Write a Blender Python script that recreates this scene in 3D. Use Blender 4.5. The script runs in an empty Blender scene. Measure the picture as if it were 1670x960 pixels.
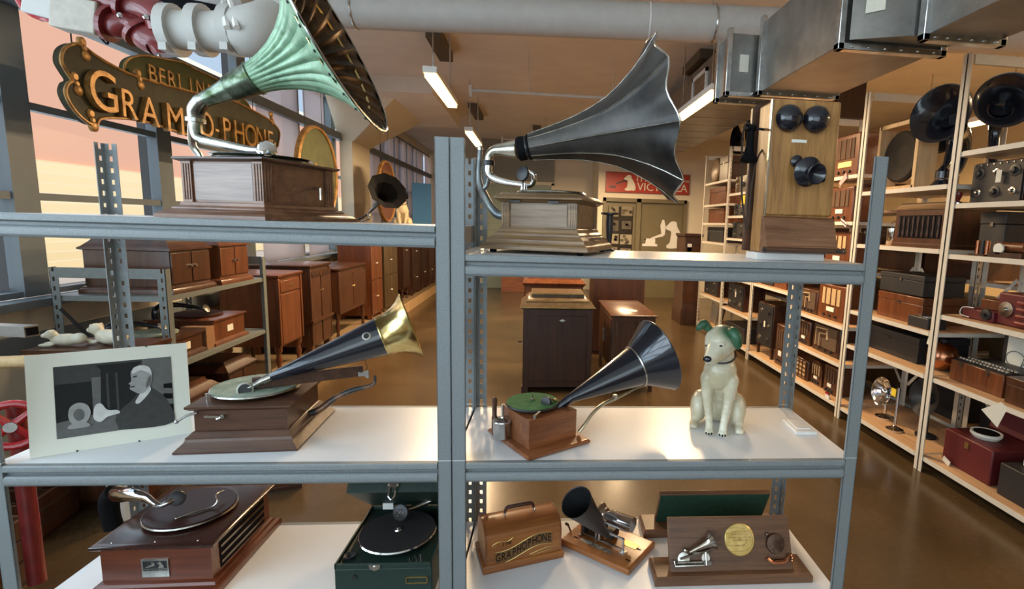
import bpy, bmesh, math, random
from mathutils import Vector, Matrix, Euler
PI = math.pi
R = math.radians
col = bpy.context.scene.collection
random.seed(7)
scn = bpy.context.scene

# ---------------------------------------------------------------- camera
CAM_H, CF, CX, CY, PITCH, ROLL, YAW = 1.58, 840.0, 970.0, 482.0, 0.1376, 0.0318, -0.118
def cam_axes():
    f = Vector((0, math.cos(PITCH), -math.sin(PITCH))); u = Vector((0, math.sin(PITCH), math.cos(PITCH))); x = Vector((1, 0, 0))
    x2 = x * math.cos(ROLL) + u * math.sin(ROLL); u2 = -x * math.sin(ROLL) + u * math.cos(ROLL)
    Z = Matrix.Rotation(YAW, 3, 'Z')
    return Z @ x2, Z @ u2, Z @ f
AX, AU, AF = cam_axes()
cd = bpy.data.cameras.new('camera'); cam = bpy.data.objects.new('camera', cd); col.objects.link(cam)
cam.matrix_world = Matrix(((AX.x, AU.x, -AF.x, 0), (AX.y, AU.y, -AF.y, 0), (AX.z, AU.z, -AF.z, CAM_H), (0, 0, 0, 1)))
cd.sensor_fit = 'HORIZONTAL'; cd.sensor_width = 36.0; cd.lens = 36.0 * CF / 1670.0
cd.shift_x = -(CX - 835.0) / 1670.0; cd.shift_y = (CY - 480.0) / 1670.0
cd.clip_start = 0.02; cd.clip_end = 200
scn.camera = cam

# ---------------------------------------------------------------- sky, sun, exposure
w = bpy.data.worlds.new('world'); scn.world = w; w.use_nodes = True
nt = w.node_tree; bg = nt.nodes['Background']
bg.inputs[0].default_value = (0.62, 0.78, 1.0, 1); bg.inputs[1].default_value = 0.70
sd = bpy.data.lights.new('sun', 'SUN'); sd.energy = 3.2; sd.angle = 0.02; sd.color = (1.0, 0.86, 0.68)
so = bpy.data.objects.new('sun', sd); col.objects.link(so); so.location = (-4, 0, 12); so.rotation_euler = Vector((-.62, .28, -.60)).to_track_quat('-Z', 'Y').to_euler()
# daylight through the left windows; rear one is added fill with no window
for nm, loc, rot, sx, sy, en in (('window_daylight_left', (-3.06, -1.0, 2.15), (0, R(-90), 0), 2.1, 6.2, 235), ('window_daylight_rear', (-.4, -3.98, 1.9), (R(90), 0, 0), 4.2, 2.2, 60), ('window_daylight_far', (-3.06, 6.0, 2.15), (0, R(-90), 0), 2.1, 7.0, 35)):
    l = bpy.data.lights.new(nm, 'AREA'); l.shape = 'RECTANGLE'; l.size = sx; l.size_y = sy; l.energy = en; l.color = (.68, .85, 1.0)
    o = bpy.data.objects.new(nm, l); col.objects.link(o); o.location = loc; o.rotation_euler = rot
scn.view_settings.view_transform = 'Standard'; scn.view_settings.look = 'None'
scn.view_settings.gamma = 1.0; scn.view_settings.exposure = 0.36
try: scn.view_settings.use_curve_mapping = False
except Exception: pass
scn.cycles.max_bounces = 8; scn.cycles.diffuse_bounces = 5; scn.cycles.glossy_bounces = 3; scn.cycles.transparent_max_bounces = 12
scn.cycles.transmission_bounces = 4; scn.cycles.sample_clamp_indirect = 4.0; scn.cycles.use_denoising = True
scn.cycles.caustics_reflective = False; scn.cycles.caustics_refractive = False

# ---------------------------------------------------------------- pixel rays onto real planes (survey helpers)
C0 = Vector((0, 0, CAM_H))
def ray(x, y): return AX * ((x - CX) / CF) + AU * (-(y - CY) / CF) + AF
def atz(x, y, z): d = ray(x, y); return C0 + d * ((z - CAM_H) / d.z)
def aty(x, y, Y): d = ray(x, y); return C0 + d * (Y / d.y)
def atx(x, y, X): d = ray(x, y); return C0 + d * (X / d.x)
TH = -0.033
O0 = Vector((-0.228, 1.433, 0)); E1 = Vector((math.cos(TH), math.sin(TH), 0)); E2 = Vector((-math.sin(TH), math.cos(TH), 0))
def rk(s, t, z): return O0 + E1 * s + E2 * t + Vector((0, 0, z))
def rkt(x, y, t): d = ray(x, y); return C0 + d * ((t - (C0 - O0).dot(E2)) / d.dot(E2))
ZM, ZB, ZLU, ZRU = 0.889, 0.429, 1.562, 1.488

# ---------------------------------------------------------------- mesh builder
class MB:
    def __init__(s): s.v = []; s.f = []; s.mi = []; s.m = 0
    def add(s, vs, fs):
        b = len(s.v); s.v.extend([tuple(p) for p in vs])
        for f in fs: s.f.append(tuple(i + b for i in f)); s.mi.append(s.m)
        return s
    def box(s, c, d, R=None):
        c = Vector(c); x, y, z = d[0] / 2, d[1] / 2, d[2] / 2
        P = [Vector(p) for p in ((-x, -y, -z), (x, -y, -z), (x, y, -z), (-x, y, -z), (-x, -y, z), (x, -y, z), (x, y, z), (-x, y, z))]
        if R is not None: P = [R @ p for p in P]
        return s.add([c + p for p in P], [(0, 3, 2, 1), (4, 5, 6, 7), (0, 1, 5, 4), (1, 2, 6, 5), (2, 3, 7, 6), (3, 0, 4, 7)])
    def lo(s, a, b):  # box from two corners
        return s.box([(a[i] + b[i]) / 2 for i in range(3)], [abs(b[i] - a[i]) for i in range(3)])
    def bar(s, p0, p1, wx, wz, up=(0, 0, 1)):
        p0, p1 = Vector(p0), Vector(p1); d = (p1 - p0); L = d.length; d.normalize(); u = Vector(up)
        x = d.cross(u)
        if x.length < 1e-5: x = d.cross(Vector((1, 0, 0)))
        x.normalize(); z = x.cross(d).normalized()
        return s.box((p0 + p1) / 2, (wx, L, wz), Matrix((x, d, z)).transposed())
    def lathe(s, prof, o=(0, 0, 0), d=(0, 0, 1), n=24, fl=None, cap=True, up=None):
        o = Vector(o); d = Vector(d).normalized()
        a = Vector(up) if up is not None else (Vector((0, 0, 1)) if abs(d.z) < .9 else Vector((1, 0, 0)))
        x = (a - d * a.dot(d)).normalized(); y = d.cross(x)
        vs = []; fs = []
        for r, h in prof:
            for k in range(n):
                t = 2 * PI * k / n; m, dh = fl(t, h) if fl else (1, 0)
                vs.append(o + d * (h + dh) + (x * math.cos(t) + y * math.sin(t)) * max(r * m, 1e-5))
        for i in range(len(prof) - 1):
            for k in range(n):
                a0, a1 = i * n + k, i * n + (k + 1) % n
                fs.append((a0, a1, a1 + n, a0 + n))
        if cap:
            if prof[0][0] > 1e-4: fs.append(tuple(range(n - 1, -1, -1)))
            if prof[-1][0] > 1e-4: fs.append(tuple((len(prof) - 1) * n + k for k in range(n)))
        return s.add(vs, fs)
    def cyl(s, p0, p1, r0, r1=None, n=16, cap=True):
        p0, p1 = Vector(p0), Vector(p1)
        return s.lathe([(r0, 0), (r0 if r1 is None else r1, (p1 - p0).length)], p0, p1 - p0, n, None, cap)
    def tube(s, pts, r, n=8, cap=True, closed=False, sub=0):
        P = [Vector(p) for p in pts]
        rr = list(r) if isinstance(r, (list, tuple)) else [r] * len(P)
        if sub:
            Q = []; q = []
            N = len(P); last = N if closed else N - 1
            for i in range(last):
                p0 = P[(i - 1) % N] if (closed or i > 0) else P[i]; p1 = P[i]; p2 = P[(i + 1) % N]; p3 = P[(i + 2) % N] if (closed or i + 2 < N) else p2
                for k in range(sub):
                    t = k / sub
                    Q.append(0.5 * ((2 * p1) + (p2 - p0) * t + (2 * p0 - 5 * p1 + 4 * p2 - p3) * t * t + (3 * p1 - p0 - 3 * p2 + p3) * t ** 3))
                    q.append(rr[i] * (1 - t) + rr[(i + 1) % N] * t)
            if not closed: Q.append(P[-1]); q.append(rr[-1])
            P, rr = Q, q
        N = len(P); vs = []; fs = []
        T = []
        for i in range(N):
            a = P[i - 1] if (i > 0 or closed) else P[i]; b = P[(i + 1) % N] if (i < N - 1 or closed) else P[i]
            T.append((b - a).normalized() if (b - a).length > 1e-9 else Vector((0, 0, 1)))
        x = T[0].orthogonal().normalized()
        for i in range(N):
            x = x - T[i] * x.dot(T[i]); x = x.normalized() if x.length > 1e-6 else T[i].orthogonal().normalized()
            y = T[i].cross(x)
            for k in range(n):
                t = 2 * PI * k / n; vs.append(P[i] + (x * math.cos(t) + y * math.sin(t)) * rr[i])
        for i in range(N if closed else N - 1):
            j = (i + 1) % N
            for k in range(n):
                k2 = (k + 1) % n; fs.append((i * n + k, i * n + k2, j * n + k2, j * n + k))
        if cap and not closed: fs.append(tuple(range(n - 1, -1, -1))); fs.append(tuple((N - 1) * n + k for k in range(n)))
        return s.add(vs, fs)
    def ball(s, c, r, n=12, R=None):
        rx, ry, rz = (r, r, r) if not isinstance(r, (tuple, list)) else r
        c = Vector(c); m = max(n // 2, 4); vs = []; fs = []
        for i in range(m + 1):
            p = PI * i / m
            for k in range(n):
                t = 2 * PI * k / n; q = Vector((rx * math.sin(p) * math.cos(t), ry * math.sin(p) * math.sin(t), -rz * math.cos(p)))
                if i in (0, m): q = Vector((1e-5 * math.cos(t), 1e-5 * math.sin(t), q.z))
                vs.append(c + (R @ q if R is not None else q))
        for i in range(m):
            for k in range(n):
                k2 = (k + 1) % n; fs.append((i * n + k, i * n + k2, (i + 1) * n + k2, (i + 1) * n + k))
        return s.add(vs, fs)
    def rect(s, w, d, prof, c=(0, 0)):  # mitred rectangular moulding; prof = [(outset, z)...]
        vs = []; fs = []
        for o, z in prof:
            x, y = w / 2 + o, d / 2 + o
            vs += [(c[0] - x, c[1] - y, z), (c[0] + x, c[1] - y, z), (c[0] + x, c[1] + y, z), (c[0] - x, c[1] + y, z)]
        for i in range(len(prof) - 1):
            for k in range(4):
                k2 = (k + 1) % 4; fs.append((i * 4 + k, i * 4 + k2, i * 4 + 4 + k2, i * 4 + 4 + k))
        b = (len(prof) - 1) * 4
        fs.append((3, 2, 1, 0)); fs.append((b, b + 1, b + 2, b + 3))
        return s.add(vs, fs)
    def prism(s, poly, o, u, v, depth, tap=0):
        o, u, v = Vector(o), Vector(u).normalized(), Vector(v).normalized(); w_ = u.cross(v)
        ar = sum(poly[i][0] * poly[(i + 1) % len(poly)][1] - poly[(i + 1) % len(poly)][0] * poly[i][1] for i in range(len(poly)))
        if ar < 0: poly = poly[::-1]
        n = len(poly)
        A = [o + u * p[0] + v * p[1] for p in poly]; B = [a + w_ * depth for a in A]
        fs = [tuple(range(n - 1, -1, -1)), tuple(range(n, 2 * n))] + [(i, (i + 1) % n, n + (i + 1) % n, n + i) for i in range(n)]
        return s.add(A + B, fs)
    def text(s, t, o, u, v, size, ext=0.001, align='CENTER', shear=0, xs=1.0, ru=3):
        cu = bpy.data.curves.new('t', 'FONT'); cu.body = t; cu.size = size; cu.extrude = ext / 2; cu.align_x = align; cu.align_y = 'CENTER'; cu.shear = shear; cu.resolution_u = ru
        ob = bpy.data.objects.new('t', cu); me = bpy.data.meshes.new_from_object(ob)
        o, u, v = Vector(o), Vector(u).normalized(), Vector(v).normalized(); w_ = u.cross(v)
        s.add([o + u * p.co.x * xs + v * p.co.y + w_ * (p.co.z + ext / 2) for p in me.vertices], [tuple(p.vertices) for p in me.polygons])
        bpy.data.objects.remove(ob); bpy.data.curves.remove(cu); bpy.data.meshes.remove(me)
        return s
    def mesh(s, name, mats, ang=35):
        me = bpy.data.meshes.new(name); me.from_pydata(s.v, [], s.f)
        for m in (mats if isinstance(mats, (list, tuple)) else [mats]): me.materials.append(m)
        if any(s.mi): me.polygons.foreach_set('material_index', s.mi)
        me.polygons.foreach_set('use_smooth', [True] * len(me.polygons))
        me.update(); me.set_sharp_from_angle(angle=R(ang))
        return me

def link(name, mb, m, parent=None, label=None, bevel=0, ang=35, kind=None):
    o = bpy.data.objects.new(name, mb.mesh(name, m, ang) if isinstance(mb, MB) else mb); col.objects.link(o)
    if parent is not None: o.parent = parent
    if label: o['label'] = label
    if kind: o['kind'] = kind
    if bevel:
        b = o.modifiers.new('bevel', 'BEVEL'); b.width = bevel; b.segments = 2; b.limit_method = 'ANGLE'; b.angle_limit = R(50)
    return o
def thing(name, label, cat, loc=(0, 0, 0), rz=0, group=None, mb=None, m=None, bevel=0, rx=0, kind=None):
    if mb is None: o = bpy.data.objects.new(name, None); o.empty_display_size = .05; col.objects.link(o)
    else: o = link(name, mb, m, bevel=bevel)
    o.location = loc; o.rotation_euler = (rx, 0, rz); o['label'] = label; o['category'] = cat
    if group: o['group'] = group
    if kind: o['kind'] = kind
    return o
def w2l(th):
    M = Matrix.LocRotScale(Vector(th.location), th.rotation_euler, None).inverted()
    return lambda p: M @ Vector(p)
def struct(name, mb, m, parent=None, bevel=0):
    o = link(name, mb, m, parent, bevel=bevel)
    if parent is None: o['kind'] = 'structure'
    return o
def copy_tree(o, parent=None):
    c = o.copy(); col.objects.link(c); c.parent = parent
    for ch in list(o.children): copy_tree(ch, c)
    return c

# ---------------------------------------------------------------- materials
def new_mat(name):
    m = bpy.data.materials.new(name); m.use_nodes = True; n = m.node_tree; b = n.nodes['Principled BSDF']; return m, n, b
def coords(n, scale=(1, 1, 1), rot=(0, 0, 0)):
    tc = n.nodes.new('ShaderNodeTexCoord'); mp = n.nodes.new('ShaderNodeMapping'); n.links.new(tc.outputs['Object'], mp.inputs[0])
    mp.inputs['Scale'].default_value = scale; mp.inputs['Rotation'].default_value = rot; return mp.outputs[0]
def ramp(n, fac, stops):
    r = n.nodes.new('ShaderNodeValToRGB'); e = r.color_ramp.elements
    while len(e) < len(stops): e.new(0.5)
    for i, (p, c) in enumerate(stops): e[i].position = p; e[i].color = (*c, 1)
    n.links.new(fac, r.inputs[0]); return r.outputs[0]
def noise(n, vec, sc, det=4, rough=.55, dist=0):
    t = n.nodes.new('ShaderNodeTexNoise'); t.inputs['Scale'].default_value = sc; t.inputs['Detail'].default_value = det; t.inputs['Roughness'].default_value = rough; t.inputs['Distortion'].default_value = dist
    n.links.new(vec, t.inputs['Vector']); return t.outputs['Fac']
def bump(n, b, h, st=.2, dist=.002):
    k = n.nodes.new('ShaderNodeBump'); k.inputs['Strength'].default_value = st; k.inputs['Distance'].default_value = dist
    n.links.new(h, k.inputs['Height']); n.links.new(k.outputs[0], b.inputs['Normal'])
def sc3(c, k): return tuple(min(1, x * k) for x in c)
def paint(name, c, rough=.5, metal=0, var=.12, scale=30, bmp=0, coat=0, spec=.5):
    m, n, b = new_mat(name); v = coords(n); f = noise(n, v, scale)
    n.links.new(ramp(n, f, [(.3, sc3(c, 1 - var)), (.7, sc3(c, 1 + var))]), b.inputs['Base Color'])
    b.inputs['Roughness'].default_value = rough; b.inputs['Metallic'].default_value = metal; b.inputs['Coat Weight'].default_value = coat; b.inputs['Specular IOR Level'].default_value = spec
    if bmp: bump(n, b, noise(n, v, scale * 8), bmp)
    return m
def wood(name, dark, light, rough=.35, axis=0, scale=1.0, coat=.10, bmp=.08):
    m, n, b = new_mat(name)
    s = [26 * scale] * 3; s[axis] = 2.2 * scale
    v = coords(n, s); f1 = noise(n, v, 1.0, 5, .6, .6)
    s2 = [180 * scale] * 3; s2[axis] = 7 * scale
    v2 = coords(n, s2); f2 = noise(n, v2, 1.0, 3, .7)
    mx = n.nodes.new('ShaderNodeMath'); mx.operation = 'MULTIPLY_ADD'; n.links.new(f2, mx.inputs[0]); mx.inputs[1].default_value = .45
    m2 = n.nodes.new('ShaderNodeMath'); m2.operation = 'MULTIPLY'; n.links.new(f1, m2.inputs[0]); m2.inputs[1].default_value = .62; n.links.new(m2.outputs[0], mx.inputs[2])
    n.links.new(ramp(n, mx.outputs[0], [(.36, dark), (.66, light)]), b.inputs['Base Color'])
    b.inputs['Roughness'].default_value = rough; b.inputs['Coat Weight'].default_value = coat; b.inputs['Coat Roughness'].default_value = .25
    if bmp: bump(n, b, mx.outputs[0], bmp)
    return m
def patina(name, c1, c2, rough=.35, metal=.8, scale=12, lo=.4, hi=.6, r2=None):
    m, n, b = new_mat(name); f = noise(n, coords(n), scale, 6, .65)
    n.links.new(ramp(n, f, [(lo, c1), (hi, c2)]), b.inputs['Base Color']); b.inputs['Metallic'].default_value = metal
    b.inputs['Roughness'].default_value = rough
    if r2 is not None:
        mr = n.nodes.new('ShaderNodeMapRange'); n.links.new(f, mr.inputs[0]); mr.inputs[1].default_value = lo; mr.inputs[2].default_value = hi; mr.inputs[3].default_value = rough; mr.inputs[4].default_value = r2
        n.links.new(mr.outputs[0], b.inputs['Roughness'])
    return m
def emit(name, c, st):
    m, n, b = new_mat(name); b.inputs['Base Color'].default_value = (*c, 1); b.inputs['Emission Color'].default_value = (*c, 1); b.inputs['Emission Strength'].default_value = st; return m
def flat(name, c, rough=.5, metal=0): return paint(name, c, rough, metal, var=.04)

M_ = {}
M_['rackblue'] = paint('rack_grey_paint', (.22, .245, .255), .42, 0, .12, 220, .25)
M_['rackseam'] = flat('rack_seam', (.75, .78, .8))
M_['white_lam'] = paint('white_laminate', (.80, .81, .83), .32, 0, .02, 3)
M_['beige_rack'] = paint('cream_rack_paint', (.70, .65, .55), .45, 0, .04, 20)
M_['grey_rack'] = paint('olive_grey_rack_paint', (.17, .19, .185), .5, 0, .08, 30)
M_['walnut'] = wood('walnut_moulded', (.028, .012, .007), (.115, .050, .027), .36)
M_['walnut_y'] = wood('walnut_moulded_deep', (.028, .012, .007), (.115, .050, .027), .36, 1)
M_['oak'] = wood('golden_oak', (.20, .085, .024), (.50, .26, .085), .38, 2, 1.3)
M_['oak_d'] = wood('aged_oak', (.105, .058, .026), (.32, .195, .095), .4, 0, 1.2)
M_['oak_panel'] = wood('worn_oak_panel', (.16, .10, .06), (.36, .25, .16), .42, 0, .8)  # paler oak for the front panel only
M_['g1body'] = wood('reddish_oak', (.07, .028, .014), (.22, .10, .052), .3)
M_['g1panel'] = wood('greyed_oak_panel', (.13, .085, .07), (.30, .215, .18), .3, 0, 1.0)  # daylight sheen put into the grey of this oak
M_['mahog'] = wood('red_mahogany', (.06, .014, .007), (.17, .042, .017), .28, 0, .8, .25)
M_['mahog_top'] = wood('dark_red_mahogany', (.016, .006, .005), (.055, .018, .013), .2, 1, .8, .5)
M_['lightoak'] = wood('tiger_oak', (.17, .050, .012), (.37, .135, .034), .33, 0, .7, .25)
M_['boxoak'] = wood('warm_brown_oak', (.12, .036, .013), (.29, .105, .038), .35, 0, 1.2)
M_['plaquewood'] = wood('plaque_walnut', (.075, .033, .016), (.19, .088, .042), .45, 0, .8, .1)
M_['dkcab'] = wood('dark_cabinet_wood', (.020, .008, .0045), (.062, .022, .011), .38, 2, .6, .1)
M_['redcab'] = wood('red_brown_cabinet_wood', (.075, .022, .009), (.19, .062, .023), .3, 2, .6)
M_['midcab'] = wood('mid_brown_cabinet_wood', (.035, .014, .007), (.105, .040, .019), .3, 2, .6)
M_['olivecab'] = wood('olive_brown_cabinet_wood', (.04, .026, .012), (.12, .075, .035), .35, 2, .6)
M_['rackwood'] = wood('plywood_edge', (.42, .24, .12), (.62, .40, .23), .6, 1, .5, 0)
M_['steel'] = patina('bright_steel', (.50, .50, .50), (.68, .68, .66), .22, 1.0, 20)
M_['nickel'] = patina('worn_nickel', (.36, .35, .32), (.72, .70, .64), .24, 1.0, 14)
M_['chrome'] = patina('chrome', (.7, .7, .7), (.8, .8, .8), .1, 1.0, 5)
M_['iron'] = paint('black_iron', (.03, .03, .032), .38, .3, .2, 25)
M_['blackgloss'] = paint('black_enamel', (.010, .012, .02), .22, .1, .15, 12, coat=.6)
M_['black'] = paint('matt_black', (.006, .006, .007), .7, spec=.08)
M_['brass'] = patina('polished_brass', (.50, .36, .12), (.78, .62, .28), .2, 1.0, 9)
M_['gold'] = patina('gold_foil', (.60, .42, .13), (.80, .60, .24), .38, .85, 20)
M_['copper'] = patina('copper', (.42, .16, .08), (.62, .27, .14), .25, 1.0, 9)
M_['green_felt'] = paint('green_felt', (.055, .17, .055), .95, 0, .25, 60, .4)
M_['pale_felt'] = patina('faded_green_felt', (.20, .27, .20), (.38, .42, .34), .95, 0, 26, .35, .65)
M_['red_felt'] = paint('maroon_felt', (.055, .018, .018), .9, 0, .2, 60)
M_['baize'] = paint('dark_green_baize', (.010, .055, .032), .95, 0, .2, 60)
M_['green_case'] = paint('green_leathercloth', (.014, .034, .026), .5, 0, .15, 80, .3)
M_['maroon_case'] = paint('maroon_leathercloth', (.11, .012, .014), .45, 0, .15, 60, .3)
M_['black_case'] = paint('black_leathercloth', (.02, .02, .022), .5, 0, .2, 60, .3)
M_['ceramic'] = patina('yellowed_ceramic', (.55, .50, .36), (.80, .77, .62), .22, 0, 7, .35, .62)
M_['ceramic_green'] = paint('green_glaze', (.035, .115, .055), .4, 0, .35, 40)
M_['card'] = paint('cream_card', (.80, .80, .70), .8, 0, .02, 5, spec=.15)
M_['white'] = flat('white_plain', (.80, .79, .76))
M_['paper'] = flat('paper', (.78, .74, .62), .8)
M_['pink_paper'] = flat('pink_paper', (.75, .38, .36), .8)
M_['yellow_paper'] = flat('yellow_paper', (.85, .62, .05), .8)
M_['red'] = paint('red_gloss_paint', (.40, .015, .02), .25, 0, .1, 20, coat=.4)
M_['dkred'] = paint('dark_red_paint', (.17, .018, .018), .35, 0, .2, 20, coat=.3)
M_['pipewhite'] = paint('white_pipe_wrap', (.50, .48, .45), .6, 0, .05, 12)
M_['wall'] = paint('cream_wall_paint', (.78, .71, .56), .8, 0, .03, 3)
M_['wallwarm'] = paint('tan_wall_paint', (.62, .47, .26), .8, 0, .04, 3)
M_['ceil'] = paint('ceiling_plaster', (.82, .78, .72), .85, 0, .06, 2.2, .3)
M_['siding'] = paint('sage_siding', (.33, .40, .35), .6, 0, .05, 8)
M_['doorpaint'] = paint('olive_door_paint', (.16, .135, .075), .45, 0, .05, 5)
M_['signred'] = paint('sign_red', (.42, .035, .02), .45, 0, .08, 6)
M_['olive'] = paint('dark_olive_paint', (.040, .036, .017), .6, 0, .3, 9, spec=.25)
M_['olive2'] = paint('moss_green_paint', (.062, .068, .016), .6, 0, .25, 9, spec=.25)
M_['goldpaint'] = patina('dull_gold_paint', (.26, .13, .035), (.48, .27, .085), .45, .4, 16)
M_['frame'] = paint('grey_window_frame', (.17, .205, .23), .45, 0, .05, 6)
M_['galv'] = patina('galvanised_sheet', (.22, .215, .20), (.38, .37, .35), .33, .85, 5, .3, .7, .42)
M_['tube_on'] = emit('warm_tube', (1.0, .60, .22), 7)
M_['yglow'] = emit('lit_dial', (1.0, .62, .14), .8)
M_['amber'] = paint('cream_grille_cloth', (.55, .38, .19), .8, 0, .1, 60)
M_['dkcloth'] = paint('brown_grille_cloth', (.10, .06, .035), .85, 0, .3, 90)
M_['bluepanel'] = paint('light_blue_board', (.10, .36, .80), .6, 0, .03, 4)
M_['pine'] = wood('pale_pine', (.45, .27, .12), (.68, .47, .25), .6, 2, .5, 0)
def floor_mat():
    m, n, b = new_mat('stained_concrete'); v = coords(n); f = noise(n, v, 1.1, 3, .55, .2); g = noise(n, v, 30, 5, .7)
    a = n.nodes.new('ShaderNodeMath'); a.operation = 'MULTIPLY_ADD'; n.links.new(g, a.inputs[0]); a.inputs[1].default_value = .35; n.links.new(f, a.inputs[2])
    n.links.new(ramp(n, a.outputs[0], [(.40, (.052, .032, .015)), (.66, (.078, .049, .023)), (.90, (.108, .070, .035))]), b.inputs['Base Color'])
    mr = n.nodes.new('ShaderNodeMapRange'); n.links.new(f, mr.inputs[0]); mr.inputs[1].default_value = .3; mr.inputs[2].default_value = .7; mr.inputs[3].default_value = .20; mr.inputs[4].default_value = .27
    n.links.new(mr.outputs[0], b.inputs['Roughness']); bump(n, b, g, .05); return m
M_['floor'] = floor_mat()
def glass_mat():
    m, n, b = new_mat('window_glass'); out = n.nodes['Material Output']; n.nodes.remove(b)
    t = n.nodes.new('ShaderNodeBsdfTransparent'); g = n.nodes.new('ShaderNodeBsdfGlossy'); g.inputs['Roughness'].default_value = .22
    f = n.nodes.new('ShaderNodeFresnel'); f.inputs[0].default_value = 1.45; x = n.nodes.new('ShaderNodeMixShader')
    hf = n.nodes.new('ShaderNodeMath'); hf.operation = 'MULTIPLY'; hf.inputs[1].default_value = .5; n.links.new(f.outputs[0], hf.inputs[0]); n.links.new(hf.outputs[0], x.inputs[0]); n.links.new(t.outputs[0], x.inputs[1]); n.links.new(g.outputs[0], x.inputs[2]); n.links.new(x.outputs[0], out.inputs[0])
    t.inputs[0].default_value = (.93, .97, .97, 1); return m
M_['glass'] = glass_mat()
def shade_mat():
    m, n, b = new_mat('roller_shade_fabric'); out = n.nodes['Material Output']; n.nodes.remove(b)
    t = n.nodes.new('ShaderNodeBsdfTransparent'); d = n.nodes.new('ShaderNodeBsdfDiffuse'); tl = n.nodes.new('ShaderNodeBsdfTranslucent')
    d.inputs[0].default_value = (.45, .42, .42, 1); tl.inputs[0].default_value = (.50, .42, .42, 1); t.inputs[0].default_value = (.8, .75, .78, 1)
    a = n.nodes.new('ShaderNodeMixShader'); a.inputs[0].default_value = .6; n.links.new(d.outputs[0], a.inputs[1]); n.links.new(tl.outputs[0], a.inputs[2])
    x = n.nodes.new('ShaderNodeMixShader'); x.inputs[0].default_value = .12; n.links.new(a.outputs[0], x.inputs[1]); n.links.new(t.outputs[0], x.inputs[2]); n.links.new(x.outputs[0], out.inputs[0]); return m
M_['shade'] = shade_mat()
def brick_mat(name, c1, c2, mort, sc=1.0):
    m, n, b = new_mat(name); v = coords(n, (1, 1, 1), (R(90), 0, R(90)))
    t = n.nodes.new('ShaderNodeTexBrick'); n.links.new(v, t.inputs[0]); t.inputs['Color1'].default_value = (*c1, 1); t.inputs['Color2'].default_value = (*c2, 1); t.inputs['Mortar'].default_value = (*mort, 1)
    t.inputs['Scale'].default_value = sc; t.inputs['Mortar Size'].default_value = .012; t.inputs['Brick Width'].default_value = .24; t.inputs['Row Height'].default_value = .08
    n.links.new(t.outputs[0], b.inputs['Base Color']); b.inputs['Roughness'].default_value = .9; return m
M_['brick_red'] = brick_mat('salmon_brick', (.66, .22, .13), (.74, .28, .17), (.64, .36, .27))
M_['brick_tan'] = brick_mat('sand_brick', (.70, .56, .34), (.80, .68, .44), (.75, .66, .5))
M_['brick_blue'] = brick_mat('blue_grey_brick', (.30, .40, .55), (.38, .48, .62), (.5, .55, .62))
# ================================================================ the room
XW = -2.95   # inner face of the window wall
mb = MB(); mb.lo((XW - .2, -4.2, -.1), (6.2, 15.2, 0)); struct('floor', mb, M_['floor'])
mb = MB(); mb.lo((XW - .2, -4.2, 3.45), (6.2, 15.2, 3.6)); struct('ceiling', mb, M_['ceil'])
wl = MB(); wl.lo((XW - .2, -4.2, 0), (XW, 15.2, 1.0)); wl.lo((XW - .2, -4.2, 3.3), (XW, 15.2, 3.45)); struct('wall_left', wl, M_['wall'])
mb = MB(); mb.lo((XW - .02, -4.2, 1.0), (XW + .10, 15, 1.045)); mb.lo((XW, -4.2, .72), (XW + .03, 15, .84)); struct('trim_1', mb, M_['frame'])
mb = MB(); mb.lo((-1.25, 12.45, 0), (1.33, 12.65, 3.45)); struct('wall_back', mb, M_['wall'])
mb = MB(); mb.lo((1.33, 11.2, 2.16), (6.2, 11.4, 3.45)); mb.lo((3.28, 11.2, 0), (6.2, 11.4, 2.16)); mb.lo((1.33, 11.2, 0), (1.44, 11.4, 2.16)); mb.lo((1.33, 11.4, 0), (1.43, 12.45, 3.45)); struct('wall_far', mb, M_['wall'])
mb = MB(); mb.lo((XW, 15, 0), (-1.25, 15.2, 3.45)); mb.lo((-1.35, 12.65, 0), (-1.25, 15, 3.45)); struct('wall_north', mb, M_['wall'])
mb = MB(); mb.lo((6.0, -4.2, 0), (6.2, 15, 3.45)); struct('wall_right', mb, M_['wallwarm'])
mb = MB(); mb.lo((XW, -4.2, 0), (6.2, -4.0, 3.45)); struct('wall_front', mb, M_['wall'])
# sage clapboards on the far wall: one board each
sid = MB(); sid.lo((-1.25, 12.42, 0), (.36, 12.45, 2.45)); sob = struct('trim_2', sid, M_['siding'])
bd = MB(); bd.box((0, 0, 0), (1.61, .03, .15), Matrix.Rotation(R(7), 3, 'X')); bme = bd.mesh('board', M_['siding'])
for i in range(16):
    o = link('board', bme, None, sob); o.location = (-.445, 12.40, .08 + i * .153)
mb = MB(); mb.lo((.36, 12.36, 0), (.42, 12.45, 2.5)); mb.lo((-1.25, 12.36, 2.45), (.42, 12.45, 2.52)); struct('trim_3', mb, M_['wall'])
mb = MB(); mb.lo((-1.25, 12.40, 2.52), (.42, 12.45, 3.45)); struct('trim_4', mb, flat('grey_green_wall', (.30, .31, .28), .8))
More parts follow.
